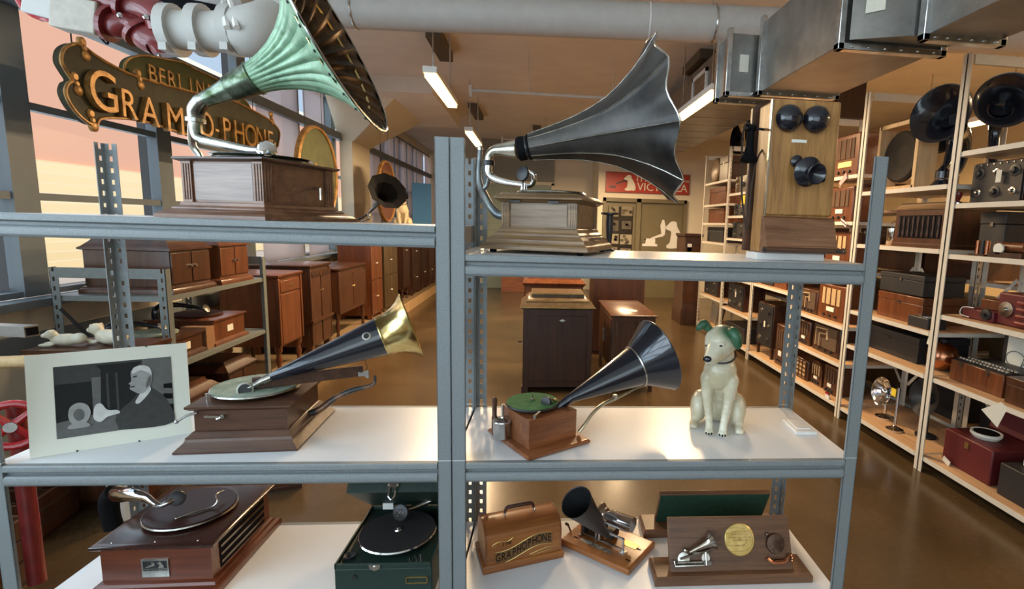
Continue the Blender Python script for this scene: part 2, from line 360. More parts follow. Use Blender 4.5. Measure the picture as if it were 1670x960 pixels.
# windows of the left wall
rows = [(1.045, 1.64), (1.64, 2.17), (2.17, 2.75), (2.75, 3.3)]
ys = [3.45 + 1.2 * k for k in range(-6, 10)]
fr = MB(); y0, y1 = -.6, .6
fr.lo((-.10, -.6, -1.1), (.04, -.52, 1.155)); fr.lo((-.10, .52, -1.1), (.04, .6, 1.155))
for z in (-1.1 + .0, 1.12): fr.lo((-.08, -.52, z), (.03, .52, z + .035))
frm = fr.mesh('window_frame', M_['frame'])
brm = MB().lo((-.03, -.52, -.022), (.03, .52, .022)).mesh('glazing_bar', M_['frame'])
pms = [MB().add([(0, -.525, a - 2.145 + .01), (0, .525, a - 2.145 + .01), (0, .525, b - 2.145 - .01), (0, -.525, b - 2.145 - .01)], [(0, 1, 2, 3)]).mesh('pane', M_['glass']) for a, b in rows]
k = 0
for i in range(len(ys) - 1):
    k += 1; yc = (ys[i] + ys[i + 1]) / 2
    wo = bpy.data.objects.new('window_%d' % k, None); col.objects.link(wo); wo['kind'] = 'structure'; wo.location = (XW - .07, yc, 2.145)
    link('window_frame', frm, None, wo)
    for z in (1.64, 2.17, 2.75): link('glazing_bar', brm, None, wo).location = (0, 0, z - 2.145)
    for pm in pms: link('pane', pm, None, wo)
# steel head beam crossing high inside the window line
mb = MB(); mb.lo((XW, -4, 2.70), (XW + .07, 15, 2.80)); struct('trim_5', mb, M_['frame'])
# fabric roller shades in the far bays
for i, (ya, yb) in enumerate([(6.0,7.0), (7.15, 7.80), (9.5, 10.38), (10.5, 11.36), (11.48, 12.4), (12.52, 13.4), (13.5, 14.25), (14.4, 14.95)]):
    mb = MB(); n = 24; vs = []
    for j in range(n + 1):
        y = ya + (yb - ya) * j / n; x = .008 * math.sin(j * 2.1) if i > 1 else .001 * j % .002
        vs += [(x, y, 1.06), (x, y, 3.28)]
    mb.add(vs, [(2 * j, 2 * j + 2, 2 * j + 3, 2 * j + 1) for j in range(n)])
    pos = ['first', 'second', 'third', 'fourth', 'fifth', 'sixth', 'seventh', 'eighth'][i]
    s_ = thing('roller_shade', 'translucent mauve grey roller shade, %s from the near end of the window wall' % pos, 'shade', (XW + .012, 0, 0), group='roller shades on the windows')
    link('shade_fabric', mb, M_['shade'], s_); link('roller', MB().cyl((0.02, ya, 3.27), (0.02, yb, 3.27), .018, n=10), M_['frame'], s_)
# columns with flared capitals
for (yc) in (8.75,):
    c = thing('column', 'square concrete column with flared capital standing against the window wall', 'column', (XW, yc, 0))
    link('shaft', MB().lo((0.02, -.42, 0), (.20, .42, 2.70)), M_['wall'], c)
    cp = MB(); cpo = Vector((XW, yc, 0)); a = [(0.02, -.42, 2.7), (.22, -.42, 2.7), (.22, .42, 2.7), (0.02, .42, 2.7)]; b = [(0.02, -.9, 3.25), (.95, -.9, 3.25), (.95, .9, 3.25), (0.02, .9, 3.25)]
    cp.add(a + b, [(3, 2, 1, 0), (4, 5, 6, 7)] + [(q, (q + 1) % 4, 4 + (q + 1) % 4, 4 + q) for q in range(4)]); cp.v = [tuple(Vector(p) + cpo) for p in cp.v]; struct('trim_7', cp, M_['wall'])
    struct('trim_8', MB().lo((XW + .02, yc - 1.3, 3.25), (XW + 1.55, yc + 1.3, 3.45)), M_['ceil'])
# doors on the far wall
d = MB()
for x0, x1 in ((1.44, 1.50), (2.17, 2.27), (3.22, 3.28)): d.lo((x0, 11.12, 0), (x1, 11.3, 2.16))
d.lo((1.44, 11.12, 2.08), (3.28, 11.3, 2.16)); struct('trim_6', d, M_['doorpaint'])
dl = MB(); dl.lo((1.50, 11.2, 0), (2.17, 11.24, 2.08)); do1 = struct('door_1', dl, M_['doorpaint'])
d2 = MB(); d2.lo((2.27, 11.2, 0), (3.22, 11.24, 2.08)); do2 = struct('door_2', d2, M_['doorpaint'])
link('door_handle', MB().cyl((2.33, 11.18, 1.0), (2.43, 11.18, 1.0), .012).cyl((2.33, 11.2, 1.0), (2.33, 11.16, 1.0), .02), M_['steel'], do2)
link('door_glass', MB().lo((1.56, 11.185, .25), (2.11, 11.20, 1.98)), paint('dark_door_glass', (.03, .026, .02), .15), do1)
random.seed(3)
tones = [flat('poster_tone_%d' % i, c, .7) for i, c in enumerate([(.22, .19, .13), (.10, .085, .06), (.33, .29, .20), (.06, .05, .04)])]
pn = 0
for cx_ in (1.68, 1.97):
    for j in range(6):
        wv, hv = .20 + random.random() * .06, .17 + random.random() * .09
        z = 1.86 - j * .30 + random.random() * .03
        pm = MB(); pm.lo((cx_ - wv / 2, 11.172, z - hv / 2), (cx_ + wv / 2, 11.182, z + hv / 2)); pm.m = 1
        for q in range(5):
            a, b_ = random.random() * .7, random.random() * .7; pm.lo((cx_ - wv / 2 + a * wv, 11.166, z - hv / 2 + b_ * hv), (cx_ - wv / 2 + (a + .28) * wv, 11.17, z - hv / 2 + (b_ + .25) * hv))
        rown = ['top', 'second', 'third', 'fourth', 'fifth', 'lowest'][j]
        thing('poster', '%s sheet in the %s column of pictures pasted on the dark glazed door' % (rown, 'left' if cx_ < 1.8 else 'right'), 'poster', group='pictures on the glazed door', mb=pm, m=[tones[pn % 3], tones[3 if pn % 2 else 1]]); pn += 1
# flat decal of a horn gramophone and a seated dog
def blob(pts, n=6): # smooth closed outline
    out = []; N = len(pts)
    for i in range(N):
        p0, p1, p2, p3 = pts[i - 1], pts[i], pts[(i + 1) % N], pts[(i + 2) % N]
        for k_ in range(n):
            t = k_ / n; out.append(tuple(0.5 * ((2 * p1[q]) + (p2[q] - p0[q]) * t + (2 * p0[q] - 5 * p1[q] + 4 * p2[q] - p3[q]) * t * t + (3 * p1[q] - p0[q] - 3 * p2[q] + p3[q]) * t ** 3) for q in (0, 1)))
    return out
DOGP = [(.06, .10), (.10, .02), (.22, 0), (.42, .0), (.62, .02), (.82, .0), (.97, .06), (1.0, .25), (.90, .48), (.72, .70), (.62, .82), (.58, .96), (.42, 1.0), (.24, .97), (.12, .88), (.0, .80), (.02, .70), (.20, .66), (.30, .60), (.28, .42), (.24, .22)]
def emblem(th, o, u, v, W, mat_l, mat_d, dep=.004):
    o, u, v = Vector(o), Vector(u), Vector(v)
    m1 = MB(); m1.prism(blob([(.60 + .40 * p[0], .92 * p[1] * .62) for p in DOGP], 3), o, u * W, v * W, -dep)
    m1.v = [tuple(o + (Vector(p) - o)) for p in m1.v]
    return m1
def scaled(pts, sx, sy, ox=0, oy=0): return [(ox + p[0] * sx, oy + p[1] * sy) for p in pts]
U, V = (1, 0, 0), (0, 0, 1)
th_ = thing('door_decal', 'cream flat decal of a horn gramophone facing a seated dog on the plain olive door', 'decal', (2.76, 11.2, 1.30))
m1 = MB(); m1.prism(blob(scaled(DOGP, .40, .60, .10, -.20), 3), (0, 0, 0), U, V, .006); m1.v = [(x, y - .006, z) for x, y, z in m1.v]; link('dog_shape', m1, M_['white'], th_)
m1 = MB(); m1.prism([(-.24, .02), (.0, .12), (-.03, .30), (.01, .43), (.05, .42), (.09, .28), (.08, .10), (.03, .06), (-.22, -.0)], (0, -.006, 0), U, V, .006); link('horn_shape', m1, M_['white'], th_)
m1 = MB(); m1.prism(scaled([(0, 0), (1, 0), (1, .25), (.85, .3), (.85, .9), (.25, .9), (.2, .3), (0, .25)], .34, .19, -.42, -.16), (0, -.006, 0), U, V, .006); link('turntable_shape', m1, M_['white'], th_)
m1 = MB(); m1.cyl((.21, -.007, .31), (.21, -.009, .31), .035, n=12); m1.lo((-.38, -.009, -.02), (-.12, -.006, -.005)); link('dark_marks', m1, M_['black'], th_)
# red sign
sg = thing('red_sign', 'long red sign with cream lettering and a dog listening to a horn, above the doors', 'sign', (2.40, 11.2, 2.49))
link('board', MB().lo((-.92, -.05, -.215), (.92, 0, .215)), M_['signred'], sg)
link('frame_edge', MB().lo((-.92, -.055, -.215), (.92, -.05, -.205)).lo((-.92, -.055, .205), (.92, -.05, .215)).lo((-.92, -.055, -.215), (-.91, -.05, .215)).lo((.91, -.055, -.215), (.92, -.05, .215)), M_['dkred'], sg)
link('lettering', MB().text('THE HOME', (.20, -.056, .095), U, V, .20, .006).text('VICTROLA', (.32, -.056, -.085), U, V, .235, .006).text('OF THE', (.80, -.056, .07), U, V, .07, .006), M_['paper'], sg)
m1 = MB(); m1.prism(blob(scaled(DOGP, .25, .33, -.52, -.17), 3), (0, -.056, 0), U, V, .006); link('dog_shape', m1, M_['paper'], sg)
m1 = MB(); m1.prism([(-.70, -.02), (-.50, .06), (-.53, .13), (-.47, .11), (-.46, .0), (-.52, .02), (-.69, -.05)], (0, -.056, 0), U, V, .004).lo((-.84, -.06, -.12), (-.70, -.056, -.08)); link('horn_shape', m1, M_['iron'], sg)
# ---------------------------------------------------------------- outside
mb = MB(); mb.lo((-30, -20, -.5), (XW - .2, 60, -.02)); thing('courtyard', 'pale paved ground outside the windows', 'ground', mb=mb, m=paint('pale_paving', (.42, .40, .40), .9, 0, .1, 1), kind='structure')
b_ = thing('brick_building', 'long salmon brick building across the yard with a sand coloured base', 'building', (-12, 0, 0))
zr = 6.6
link('wall', MB().lo((-6, -12, 2.7), (0, 40, zr)), M_['brick_red'], b_)
link('base_course', MB().lo((-6, -12, 0), (.12, 40, 2.7)), M_['brick_tan'], b_)
link('parapet', MB().lo((-6, -12, zr), (.15, 40, zr + .15)), M_['card'], b_)
# ---------------------------------------------------------------- ceiling services
FIX = {}
def fixture(x, ya, yb, z, lab, pw=55):
    t = thing('ceiling_light', lab, 'light', (x, (ya + yb) / 2, z), group='warm strip lights'); L = yb - ya
    link('housing', MB().lo((-.055, -L / 2, .02), (.055, L / 2, .07)), M_['white'], t)
    link('lamp_tube', MB().lo((-.045, -L / 2 + .02, -.01), (.045, L / 2 - .02, .02)), M_['tube_on'], t)
    for sy in (-1, 1): link('hanger', MB().cyl((0, sy * (L / 2 - .15), .07), (0, sy * (L / 2 - .15), 3.45 - z), .006, n=6), M_['steel'], t)
    l = bpy.data.lights.new('lamp', 'AREA'); l.shape = 'RECTANGLE'; l.size = .09; l.size_y = L - .05; l.energy = pw; l.color = (1.0, .70, .40)
    o = bpy.data.objects.new('lamp_light', l); col.objects.link(o); o.parent = t; o.location = (0, 0, -.02)
fixture(-.87, 4.51, 5.69, 2.735, 'near left warm strip light hanging under the ceiling', 78)
fixture(-.90, 7.22, 8.5, 2.735, 'far left warm strip light hanging behind the near one', 85)
fixture(1.53, 4.47, 5.69, 2.735, 'right warm strip light hanging below the duct', 82)
fixture(1.55, 8.6, 9.8, 2.735, 'far right warm strip light hidden beyond the right hand one', 95)
fixture(4.6, 4.6, 6.0, 2.75, 'warm strip light in the aisle behind the cream racks', 75)
fixture(4.6, 1.0, 2.4, 2.75, 'nearer warm strip light in the aisle behind the cream racks', 65)
#fixture(1.2, -.2, 1.2, 3.2, 'warm strip light above the photographer', 5)
# big wrapped pipe
t = thing('large_pipe', 'thick white wrapped pipe crossing under the ceiling', 'pipe', (0, 0, 0))
pa, pb = atz(590, 16, 3.15), atz(1300, 45, 3.15); dv = (pb - pa).normalized(); pa2 = pa - dv * 2.2; pb2 = pa + dv * 6.5
link('pipe_run', MB().cyl(pa2, pb2, .135, n=24), M_['pipewhite'], t)
for s_ in (1.9, 4.4): p = pa2 + dv * s_; link('wrap_seam', MB().cyl(p, p + dv * .012, .138, n=24), M_['white'], t)
for s_ in (2.15, 4.9):
    hg = MB(); p = pa2 + dv * s_; hg.tube([p + Vector((0, .14 * math.cos(a), .14 * math.sin(a))) for a in [R(q * 30) for q in range(12)]], .008, 6, closed=True); hg.cyl(p + Vector((0, 0, .14)), (p.x, p.y, 3.45), .006, n=6)
    link('hanger', hg, M_['steel'], t)
for (p, q, r_, lab) in ((aty(768, 147, 6.06), aty(1010, 161, 6.04), .018, 'thin sprinkler pipe running across the ceiling near the strip lights'), ((-.6, 9.4, 3.0), (1.4, 9.4, 3.0), .018, 'thin sprinkler pipe farther back across the ceiling')):
    p, q = Vector(p), Vector(q); t = thing('sprinkler_pipe', lab, 'pipe'); link('pipe_run', MB().cyl(p, q, r_, n=8), M_['pipewhite'], t)
    link('sprinkler_head', MB().lathe([(.018, -.07), (.018, -.03), (.022, -.02), (.022, .05), (0, .05)], p, (0, 0, 1), 8), M_['pipewhite'], t)
    for f in (.38, .95): c = p.lerp(q, f); link('hanger_rod', MB().cyl(c, (c.x, c.y, 3.45), .003, n=6), M_['pipewhite'], t)
dkb = paint('brown_steel_plate', (.10, .07, .04), .5)
for x, y, l, h, lab in ((-1.03, 5.92, .78, .10, 'nearest dark ceiling block above the left strip light'), (-1.03, 9.3, 1.0, .08, 'dark ceiling block above the far left strip light'), (1.77, 5.9, .65, .10, 'dark ceiling block above the right strip light'), (.0, 10.6, .35, .08, 'small dark ceiling block farthest back')):
    thing('ceiling_block', lab, 'block', (x, y, 3.45), mb=MB().lo((-.075, -l / 2, -h), (.075, l / 2, 0)), m=dkb, bevel=.004)
# galvanised ducts
def duct(name, lab, x0, x1, y0, y1, z0, z1, fl=True, grille=None, labels=()):
    t = thing(name, lab, 'duct', (x0, y0, z0)); W_, L_, H_ = x1 - x0, y1 - y0, z1 - z0
    link('sheet_body', MB().lo((0, 0, 0), (W_, L_, H_)), M_['galv'], t, bevel=.004)
    if fl:
        for yy in (0, L_):
            m1 = MB(); e = .025
            m1.lo((-e, yy - .02, -e), (W_ + e, yy + .02, .004)); m1.lo((-e, yy - .02, -e), (.004, yy + .02, H_ + e)); m1.lo((W_ - .004, yy - .02, -e), (W_ + e, yy + .02, H_ + e))
            for q in range(6): m1.box((W_ * (q + .5) / 6, yy - .022, -.012), (.012, .008, .008))
            link('flange', m1, M_['steel'], t, bevel=.003)
        m1 = MB()
        for q in range(1, int(L_ / .45)): m1.lo((-.004, q * .45 - .004, 0), (W_ + .004, q * .45 + .004, .0)); m1.lo((-.004, q * .45, -.006), (W_, q * .45 + .01, 0))
        if m1.v: link('seam', m1, M_['steel'], t)
    return t
dA = duct('ceiling_duct', 'galvanised rectangular duct running back above the racks with flanges at both ends', 1.33, 1.80, 2.27, 3.10, 2.40, 2.80)
dA2 = duct('ceiling_duct', 'galvanised duct section farther back with a pale label on its side', 1.15, 1.72, 3.16, 3.34, 2.40, 2.74)
link('label', MB().lo((.06, -.006, .12), (.115, -.001, .22)), M_['paper'], dA2)
dB = duct('ceiling_duct', 'nearest galvanised duct dropping toward the upper right corner', 1.60, 1.93, .8, 2.10, 2.40, 2.80)
tr = thing('duct_transition', 'angled galvanised duct transition with a pale paper label', 'duct')
p = [(1.345, 2.235, 2.41), (1.56, 2.14, 2.41), (1.90, 2.14, 2.41), (1.80, 2.235, 2.41)]; m1 = MB(); m1.add(p + [(a, b, 2.82) for a, b, c in p], [(3, 2, 1, 0), (4, 5, 6, 7), (0, 1, 5, 4), (1, 2, 6, 5), (2, 3, 7, 6), (3, 0, 4, 7)]); link('sheet_body', m1, M_['galv'], tr)
u_ = (Vector(p[1]) - Vector(p[0])).normalized(); lb = MB(); lb.prism([(0, 0), (.075, .01), (.075, .10), (0, .09)], Vector(p[0]) + u_ * .05 + Vector((0, -.004, .10)) , u_, (0, 0, 1), .003); link('label', lb, M_['paper'], tr)
dC = duct('ceiling_duct', 'long galvanised duct low under the ceiling carrying a white grille', 1.74, 2.5, 4.75, 9.8, 2.86, 3.3)
gy0, gy1 = .65, 1.15
gr = link('grille', MB().lo((-.02, gy0, .10), (0, gy0 + .04, .36)).lo((-.02, gy1 - .04, .10), (0, gy1, .36)).lo((-.02, gy0, .10), (0, gy1, .14)).lo((-.02, gy0, .32), (0, gy1, .36)), M_['white'], dC)
sl = MB().lo((-.012, gy0 + .04, -.008), (0, gy1 - .04, .006)).mesh('slat', M_['steel'])
for i in range(8): link('slat', sl, None, gr).location = (0, 0, .155 + i * .022)
gr2 = link('grille', MB().lo((-.02, 2.6, .10), (0, 3.0, .32)), M_['white'], dC)
# ================================================================ front shelving: two grey units side by side
W_, D_ = 1.22, .469
def post_mesh(z0, z1, sx, sy):
    # angle post; corner at (0,0); flanges run towards sx and sy; both flanges punched
    mb = MB(); w = .038; th = .0022; n = 0
    mb.lo((0, 0, z0), (sx * w, sy * th, z1))                     # front flange, solid
    a, b = .012, .022                                             # slot edges on the side flange
    mb.lo((0, 0, z0), (sx * th, sy * a, z1)); mb.lo((0, sy * b, z0), (sx * th, sy * w, z1))
    z = z0 + .02
    while z < z1 - .02:
        mb.lo((0, sy * a, z), (sx * th, sy * b, z + .022)); z += .038
    mb.lo((sx * (w - th), 0, z0), (sx * w, sy * .010, z1))
    return mb
def back_post_mesh(z0, z1, sx, sy):
    mb = MB(); w = .040; th = .0022; a, b = .015, .025
    for ax in (0, 1):
        def L(p, q, r0, r1):
            if ax == 0: mb.lo((sx * p, 0, r0), (sx * q, sy * th, r1))
            else: mb.lo((0, sy * p, r0), (sx * th, sy * q, r1))
        L(0, a, z0, z1); L(b, w, z0, z1); z = z0 + .02
        while z < z1 - .02: L(a, b, z, z + .022); z += .038
    return mb
def shelf_unit(lab, s0, levels):
    t = thing('shelving_unit', lab, 'shelving unit', rk(s0, 0, 0), TH, 'grey boltless shelving units in front')
    e = .001
    for px, sx in ((e, 1), (W_ - e, -1)):
        for (py, sy) in ((0, 1), (D_, -1)):
            f = post_mesh if sy == 1 else back_post_mesh
            m = f(.0, .8955, sx, sy); m.m = 1; m.lo((0, 0, .8955), (sx * .038, sy * .0022, .8972)); m.m = 0
            k = f(.8972, 1.795, sx, sy); b = len(m.v); m.v += k.v; m.f += [tuple(i + b for i in q) for q in k.f]; m.mi += k.mi
            m.v = [(x + px, y + py, z) for x, y, z in m.v]; link('post', m, [M_['rackblue'], M_['rackseam']], t)
    prof = [(0, 0), (-.002, -.003), (-.003, -.010), (-.003, -.016), (.001, -.019), (.009, -.021), (.010, -.029), (.002, -.031), (-.002, -.035), (-.004, -.042), (-.003, -.052), (.001, -.058), (.006, -.059), (.016, -.059), (.016, 0)]
    for z in levels:
        sh = link('shelf_board', MB().lo((.004, .016, z - .014), (W_ - .004, D_ - .012, z - .0005)), M_['white_lam'], t)
        for (yo, sg) in ((0, 1), (D_, -1)):
            m = MB(); P = [(yo + sg * p[0], z + p[1]) for p in prof]
            n = len(P); A = [(.0405, a, b) for a, b in P]; B = [(W_ - .0405, a, b) for a, b in P]
            m.add(A + B, [tuple(range(n)), tuple(range(2 * n - 1, n - 1, -1))] + [((i + 1) % n, i, n + i, n + (i + 1) % n) for i in range(n)])
            link('beam', m, M_['rackblue'], t, ang=25)
        for xo in (.003, W_ - .013):
            link('side_beam', MB().lo((xo, .04, z - .058), (xo + .010, D_ - .042, z - .001)), M_['rackblue'], t)
    return t
U_R = shelf_unit('grey metal shelving unit on the right with the wall telephone on its top shelf', 0, (ZRU, ZM, ZB))
U_L = shelf_unit('grey metal shelving unit on the left with the green horned gramophone on its top shelf', -W_, (ZLU, ZM, ZB))
# ================================================================ things on the front shelves
def local(th): return w2l(th)
def orient(th, p): return w2l(th)(p)
def horn_pts(th, pa, pb): f = w2l(th); return f(pa), f(pb)

# ---- 1. green fluted horn gramophone, upper left
g = thing('gramophone', 'gramophone with a verdigris green fluted horn on the upper left shelf', 'gramophone', rk(-.605, .248, ZLU), TH - R(17))
L = w2l(g)
link('base', MB().rect(.27, .27, [(.050, 0), (.050, .010), (.044, .014), (.040, .018), (.022, .026), (.020, .030), (.008, .036), (.006, .044), (0, .046)]), M_['g1body'], g)
link('case', MB().rect(.262, .262, [(0, .044), (0, .160)]), M_['g1body'], g, bevel=.001)
link('side_panel', MB().lo((-.098, -.1325, .052), (.098, -.130, .152)), M_['g1panel'], g, 'greyed worn front panel')
link('side_panel', MB().lo((.130, -.098, .052), (.1325, .098, .152)), M_['g1body'], g)
for sx, sy in ((-1, -1), (1, -1), (1, 1), (-1, 1)):
    m = MB(); m.box((sx * .120, sy * .120, .102), (.034, .034, .116))
    for q in (-.009, 0, .009): m.box((sx * .120 + q, sy * .1375, .102), (.005, .003, .10)); m.box((sx * .1375, sy * .120 + q, .102), (.003, .005, .10))
    link('corner_pilaster', m, M_['g1body'], g, bevel=.001)
link('motor_board', MB().rect(.27, .27, [(.004, .158), (.012, .161), (.016, .164), (.016, .168), (.010, .170)]), M_['walnut'], g)
link('turntable', MB().lathe([(.02, .170), (.125, .172), (.127, .176), (.124, .180), (0, .180)], (.005, .0, 0), n=40), M_['nickel'], g)
link('felt', MB().lathe([(.121, .180), (.121, .1815), (0, .182)], (.005, 0, 0), n=40), M_['olive2'], g)
link('record_rim', MB().lathe([(.09, .182), (.135, .1825), (.135, .184), (0, .1845)], (.005, 0, 0), n=40), M_['blackgloss'], g, 'thin black disc on the turntable')
A = rkt(334, 163, .26); Mo = rkt(548, 70, .27); ax = (Mo - A); HL = ax.length; ax.normalize(); k = HL / .475
prof_n = [(.021, 0), (.024, .03), (.032, .085), (.033, .088), (.036, .09), (.045, .172), (.048, .174), (.049, .180), (.046, .184)]
la, lm = L(A), L(Mo); ld = (lm - la)
link('horn_neck', MB().lathe([(r, h * k) for r, h in prof_n], la, ld, 28), patina('neck_verdigris', (.05, .075, .03), (.25, .30, .24), .3, .85, 18), g, 'dark metal neck with green wear')
def flute(n, a0):
    def f(t, h):
        q = min(1, max(0, (h / k - .18) / .08)); return (1 + a0 * q * (abs(math.sin(t * n / 2)) - .55), 0)
    return f
gp = [(.045, .180), (.048, .205), (.055, .24), (.069, .285), (.090, .33), (.120, .375), (.160, .415), (.208, .448), (.252, .468), (.272, .475)]
gm, gn, gb = new_mat('verdigris_paint'); gv = coords(gn); gf = noise(gn, gv, 22, 6, .7)
gn.links.new(ramp(gn, gf, [(.30, (.11, .20, .12)), (.50, (.23, .39, .25)), (.70, (.33, .51, .34))]), gb.inputs['Base Color']); gb.inputs['Roughness'].default_value = .38; gb.inputs['Metallic'].default_value = .15; bump(gn, gb, gf, .15)
link('horn_bell', MB().lathe([(r, h * k) for r, h in gp], la, ld, 168, flute(24, .10), cap=False), gm, g, 'green fluted bell')
ip = [(r - .005, h + .000) for r, h in gp]
hi = patina('bronze_inner', (.022, .014, .007), (.12, .065, .025), .3, .75, 10)
m = MB().lathe([(r, h * k) for r, h in ip], la, ld, 168, flute(24, .10), cap=False); m.f = [q[::-1] for q in m.f]; link('horn_interior', m, hi, g, 'dark bronze fluted inside of the bell')
link('horn_rim', MB().lathe([(.268, .471 * k), (.275, .472 * k), (.277, .477 * k), (.272, .480 * k), (.267, .477 * k)], la, ld, 96, cap=False), M_['nickel'], g)
link('inner_ring', MB().lathe([(.205, .446 * k), (.209, .452 * k), (.214, .450 * k)], la, ld, 96, cap=False), M_['brass'], g, 'brass ring inside the bell')
m = MB()
for q in range(24):
    t = 2 * PI * (q + .5) / 24; d_ = ld.normalized(); x_ = (Vector((0, 0, 1)) - d_ * d_.z).normalized(); y_ = d_.cross(x_); c = la + d_ * (.456 * k) + (x_ * math.cos(t) + y_ * math.sin(t)) * .238; m.ball(c, .0045, 8)
link('rivet', m, M_['iron'], g, kind='stuff')
E0 = rkt(320, 192, .27)
link('elbow', MB().tube([L(rkt(340, 158, .26)), L(rkt(328, 166, .26)), L(rkt(320, 178, .265)), L(E0), L(rkt(319, 205, .265)), L(rkt(322, 222, .26)), L(rkt(336, 229, .25))], [.020, .022, .023, .022, .017, .015, .014], 16, sub=4), patina('dull_silver', (.20, .19, .16), (.50, .49, .43), .27, 1, 16), g)
link('collar', MB().cyl(L(rkt(319, 193, .267)), L(rkt(319, 199, .267)), .026, n=20), M_['nickel'], g)
link('tone_arm', MB().tube([L(rkt(330, 228, .255)), L(rkt(372, 237, .22)), L(rkt(405, 244, .19)), L(rkt(424, 245, .16))], [.014, .013, .011, .010], 14, sub=3), M_['nickel'], g)
sb = L(rkt(436, 243, .15)); fw = L(rkt(436, 243, .05)) - sb
link('sound_box', MB().tube([L(rkt(422, 246, .16)), L(rkt(430, 252, .15)), sb + Vector((.01, 0, -.008))], .008, 10, sub=3).lathe([(.012, -.006), (.021, -.005), (.024, 0), (.021, .005), (.012, .007), (0, .007)], sb, fw + Vector((.02, 0, .03)), 24), M_['chrome'], g)
b0, b1, b2 = rkt(326, 256, .30), rkt(314, 236, .29), rkt(312, 205, .27)
m = MB().tube([L(rkt(334, 285, .31)), L(b0), L(b1), L(b2), L(rkt(318, 196, .267))], [.010, .010, .010, .009, .012], 10, sub=4)
link('bracket', m, M_['steel'], g)
link('crank', MB().cyl((.13, .05, .10), (.16, .05, .10), .005, n=8).cyl((.16, .05, .10), (.16, .05, .065), .004, n=8), M_['nickel'], g)

# ---- 5. grey panelled horn gramophone, upper right
F5 = Vector((.343, .10)); an = R(18); a5, d5 = .232, .25
cx_ = F5.x + (-a5 / 2 * math.cos(an) + d5 / 2 * math.sin(an)); cy_ = F5.y + (a5 / 2 * math.sin(an) + d5 / 2 * math.cos(an))
g = thing('gramophone', 'gramophone with a dark grey panelled horn and stepped oak case, upper right shelf', 'gramophone', rk(cx_, cy_, ZRU), TH - an)
L = w2l(g)
for sx in (-1, 1):
    for sy in (-1, 1): link('foot', MB().lathe([(.008, 0), (.011, .004), (.009, .012)], (sx * (a5 / 2 + .02), sy * (d5 / 2 + .02), 0), n=12), M_['black'], g)
link('base', MB().rect(a5, d5, [(.050, .010), (.051, .018), (.047, .026), (.038, .031), (.036, .036), (.036, .041), (.026, .047), (.018, .052), (.017, .058), (.009, .064), (.007, .072), (.003, .076)]), M_['oak_d'], g, bevel=.0008)
link('case', MB().rect(a5 - .006, d5 - .006, [(0, .075), (0, .152)]), M_['oak_d'], g)
link('side_panel', MB().lo((-a5 / 2 + .028, -d5 / 2 - .0005, .082), (a5 / 2 - .028, -d5 / 2 + .004, .145)), M_['oak_panel'], g, 'pale worn front panel')
link('side_panel', MB().lo((a5 / 2 - .004, -d5 / 2 + .03, .082), (a5 / 2 + .0005, d5 / 2 - .03, .145)), M_['oak_d'], g)
for sx in (-1, 1):
    for sy in (-1, 1):
        m = MB(); m.box((sx * (a5 / 2 - .011), sy * (d5 / 2 - .011), .1135), (.026, .026, .077))
        for q in (-.007, 0, .007): m.box((sx * (a5 / 2 - .011) + q, sy * (d5 / 2 + .002), .1135), (.0035, .003, .068)); m.box((sx * (a5 / 2 + .002), sy * (d5 / 2 - .011) + q, .1135), (.003, .0035, .068))
        link('corner_pilaster', m, M_['oak_d'], g)
link('lid_moulding', MB().rect(a5, d5, [(.002, .150), (.010, .153), (.013, .157), (.022, .160), (.023, .165), (.014, .169), (.006, .176), (-.002, .178)]), M_['oak_d'], g)
for x in (-.07, .05): link('hinge', MB().box((x, -d5 / 2 - .014, .1525), (.034, .006, .005)), M_['iron'], g)
link('turntable', MB().lathe([(.02, .178), (.108, .180), (.110, .184), (.107, .188), (0, .188)], (.0, -.005, 0), n=40), M_['nickel'], g)
link('felt', MB().lathe([(.104, .188), (.104, .1895), (0, .190)], (.0, -.005, 0), n=40), M_['olive2'], g)
A = rkt(812, 244, .30); B = rkt(846, 243, .27); Mo = rkt(1080, 200, .23); la, lb_, lm = L(A), L(B), L(Mo)
link('horn_neck', MB().tube([L(rkt(797, 262, .31)), L(rkt(799, 253, .31)), L(rkt(806, 246, .305)), L(rkt(818, 244, .295)), lb_], [.013, .015, .017, .020, .031], 20, sub=4), patina('pale_nickel', (.45, .42, .33), (.66, .64, .54), .3, 1, 12), g)
ld = lm - lb_; HL = ld.length; k = HL / .42
n5 = 9
def facet(t, h):
    q = min(1, max(0, h / k / .07)); a = (t + .35) % (2 * PI / n5) - PI / n5; c = math.cos(PI / n5) / math.cos(a)
    bulge = c * .55 + .45; e = min(1, max(0, (h / k - .33) / .09))
    return (1 * (1 - q) + (bulge + .012 * math.exp(-((abs(a) - PI / n5) / .02) ** 2)) * q, 0.011 * e * math.cos((t + .35) * n5))
gp = [(.032, 0), (.033, .012), (.040, .035), (.047, .08), (.056, .13), (.068, .18), (.083, .225), (.103, .27), (.130, .31), (.165, .35), (.205, .385), (.240, .41), (.252, .42)]
hg_ = patina('oxidised_tin_horn', (.035, .034, .035), (.105, .095, .085), .34, .7, 7, .35, .7, .5)
m = MB().lathe([(r * 1.0, h * k) for r, h in gp], lb_, ld, n5 * 16, facet, cap=False); link('horn_bell', m, hg_, g, 'dark grey panelled bell', ang=28)
m = MB().lathe([(r - .003, (h - .001) * k) for r, h in gp], lb_, ld, n5 * 16, facet, cap=False); m.f = [q[::-1] for q in m.f]; link('horn_interior', m, patina('horn_inside', (.10, .07, .04), (.22, .16, .09), .4, .6, 9), g)
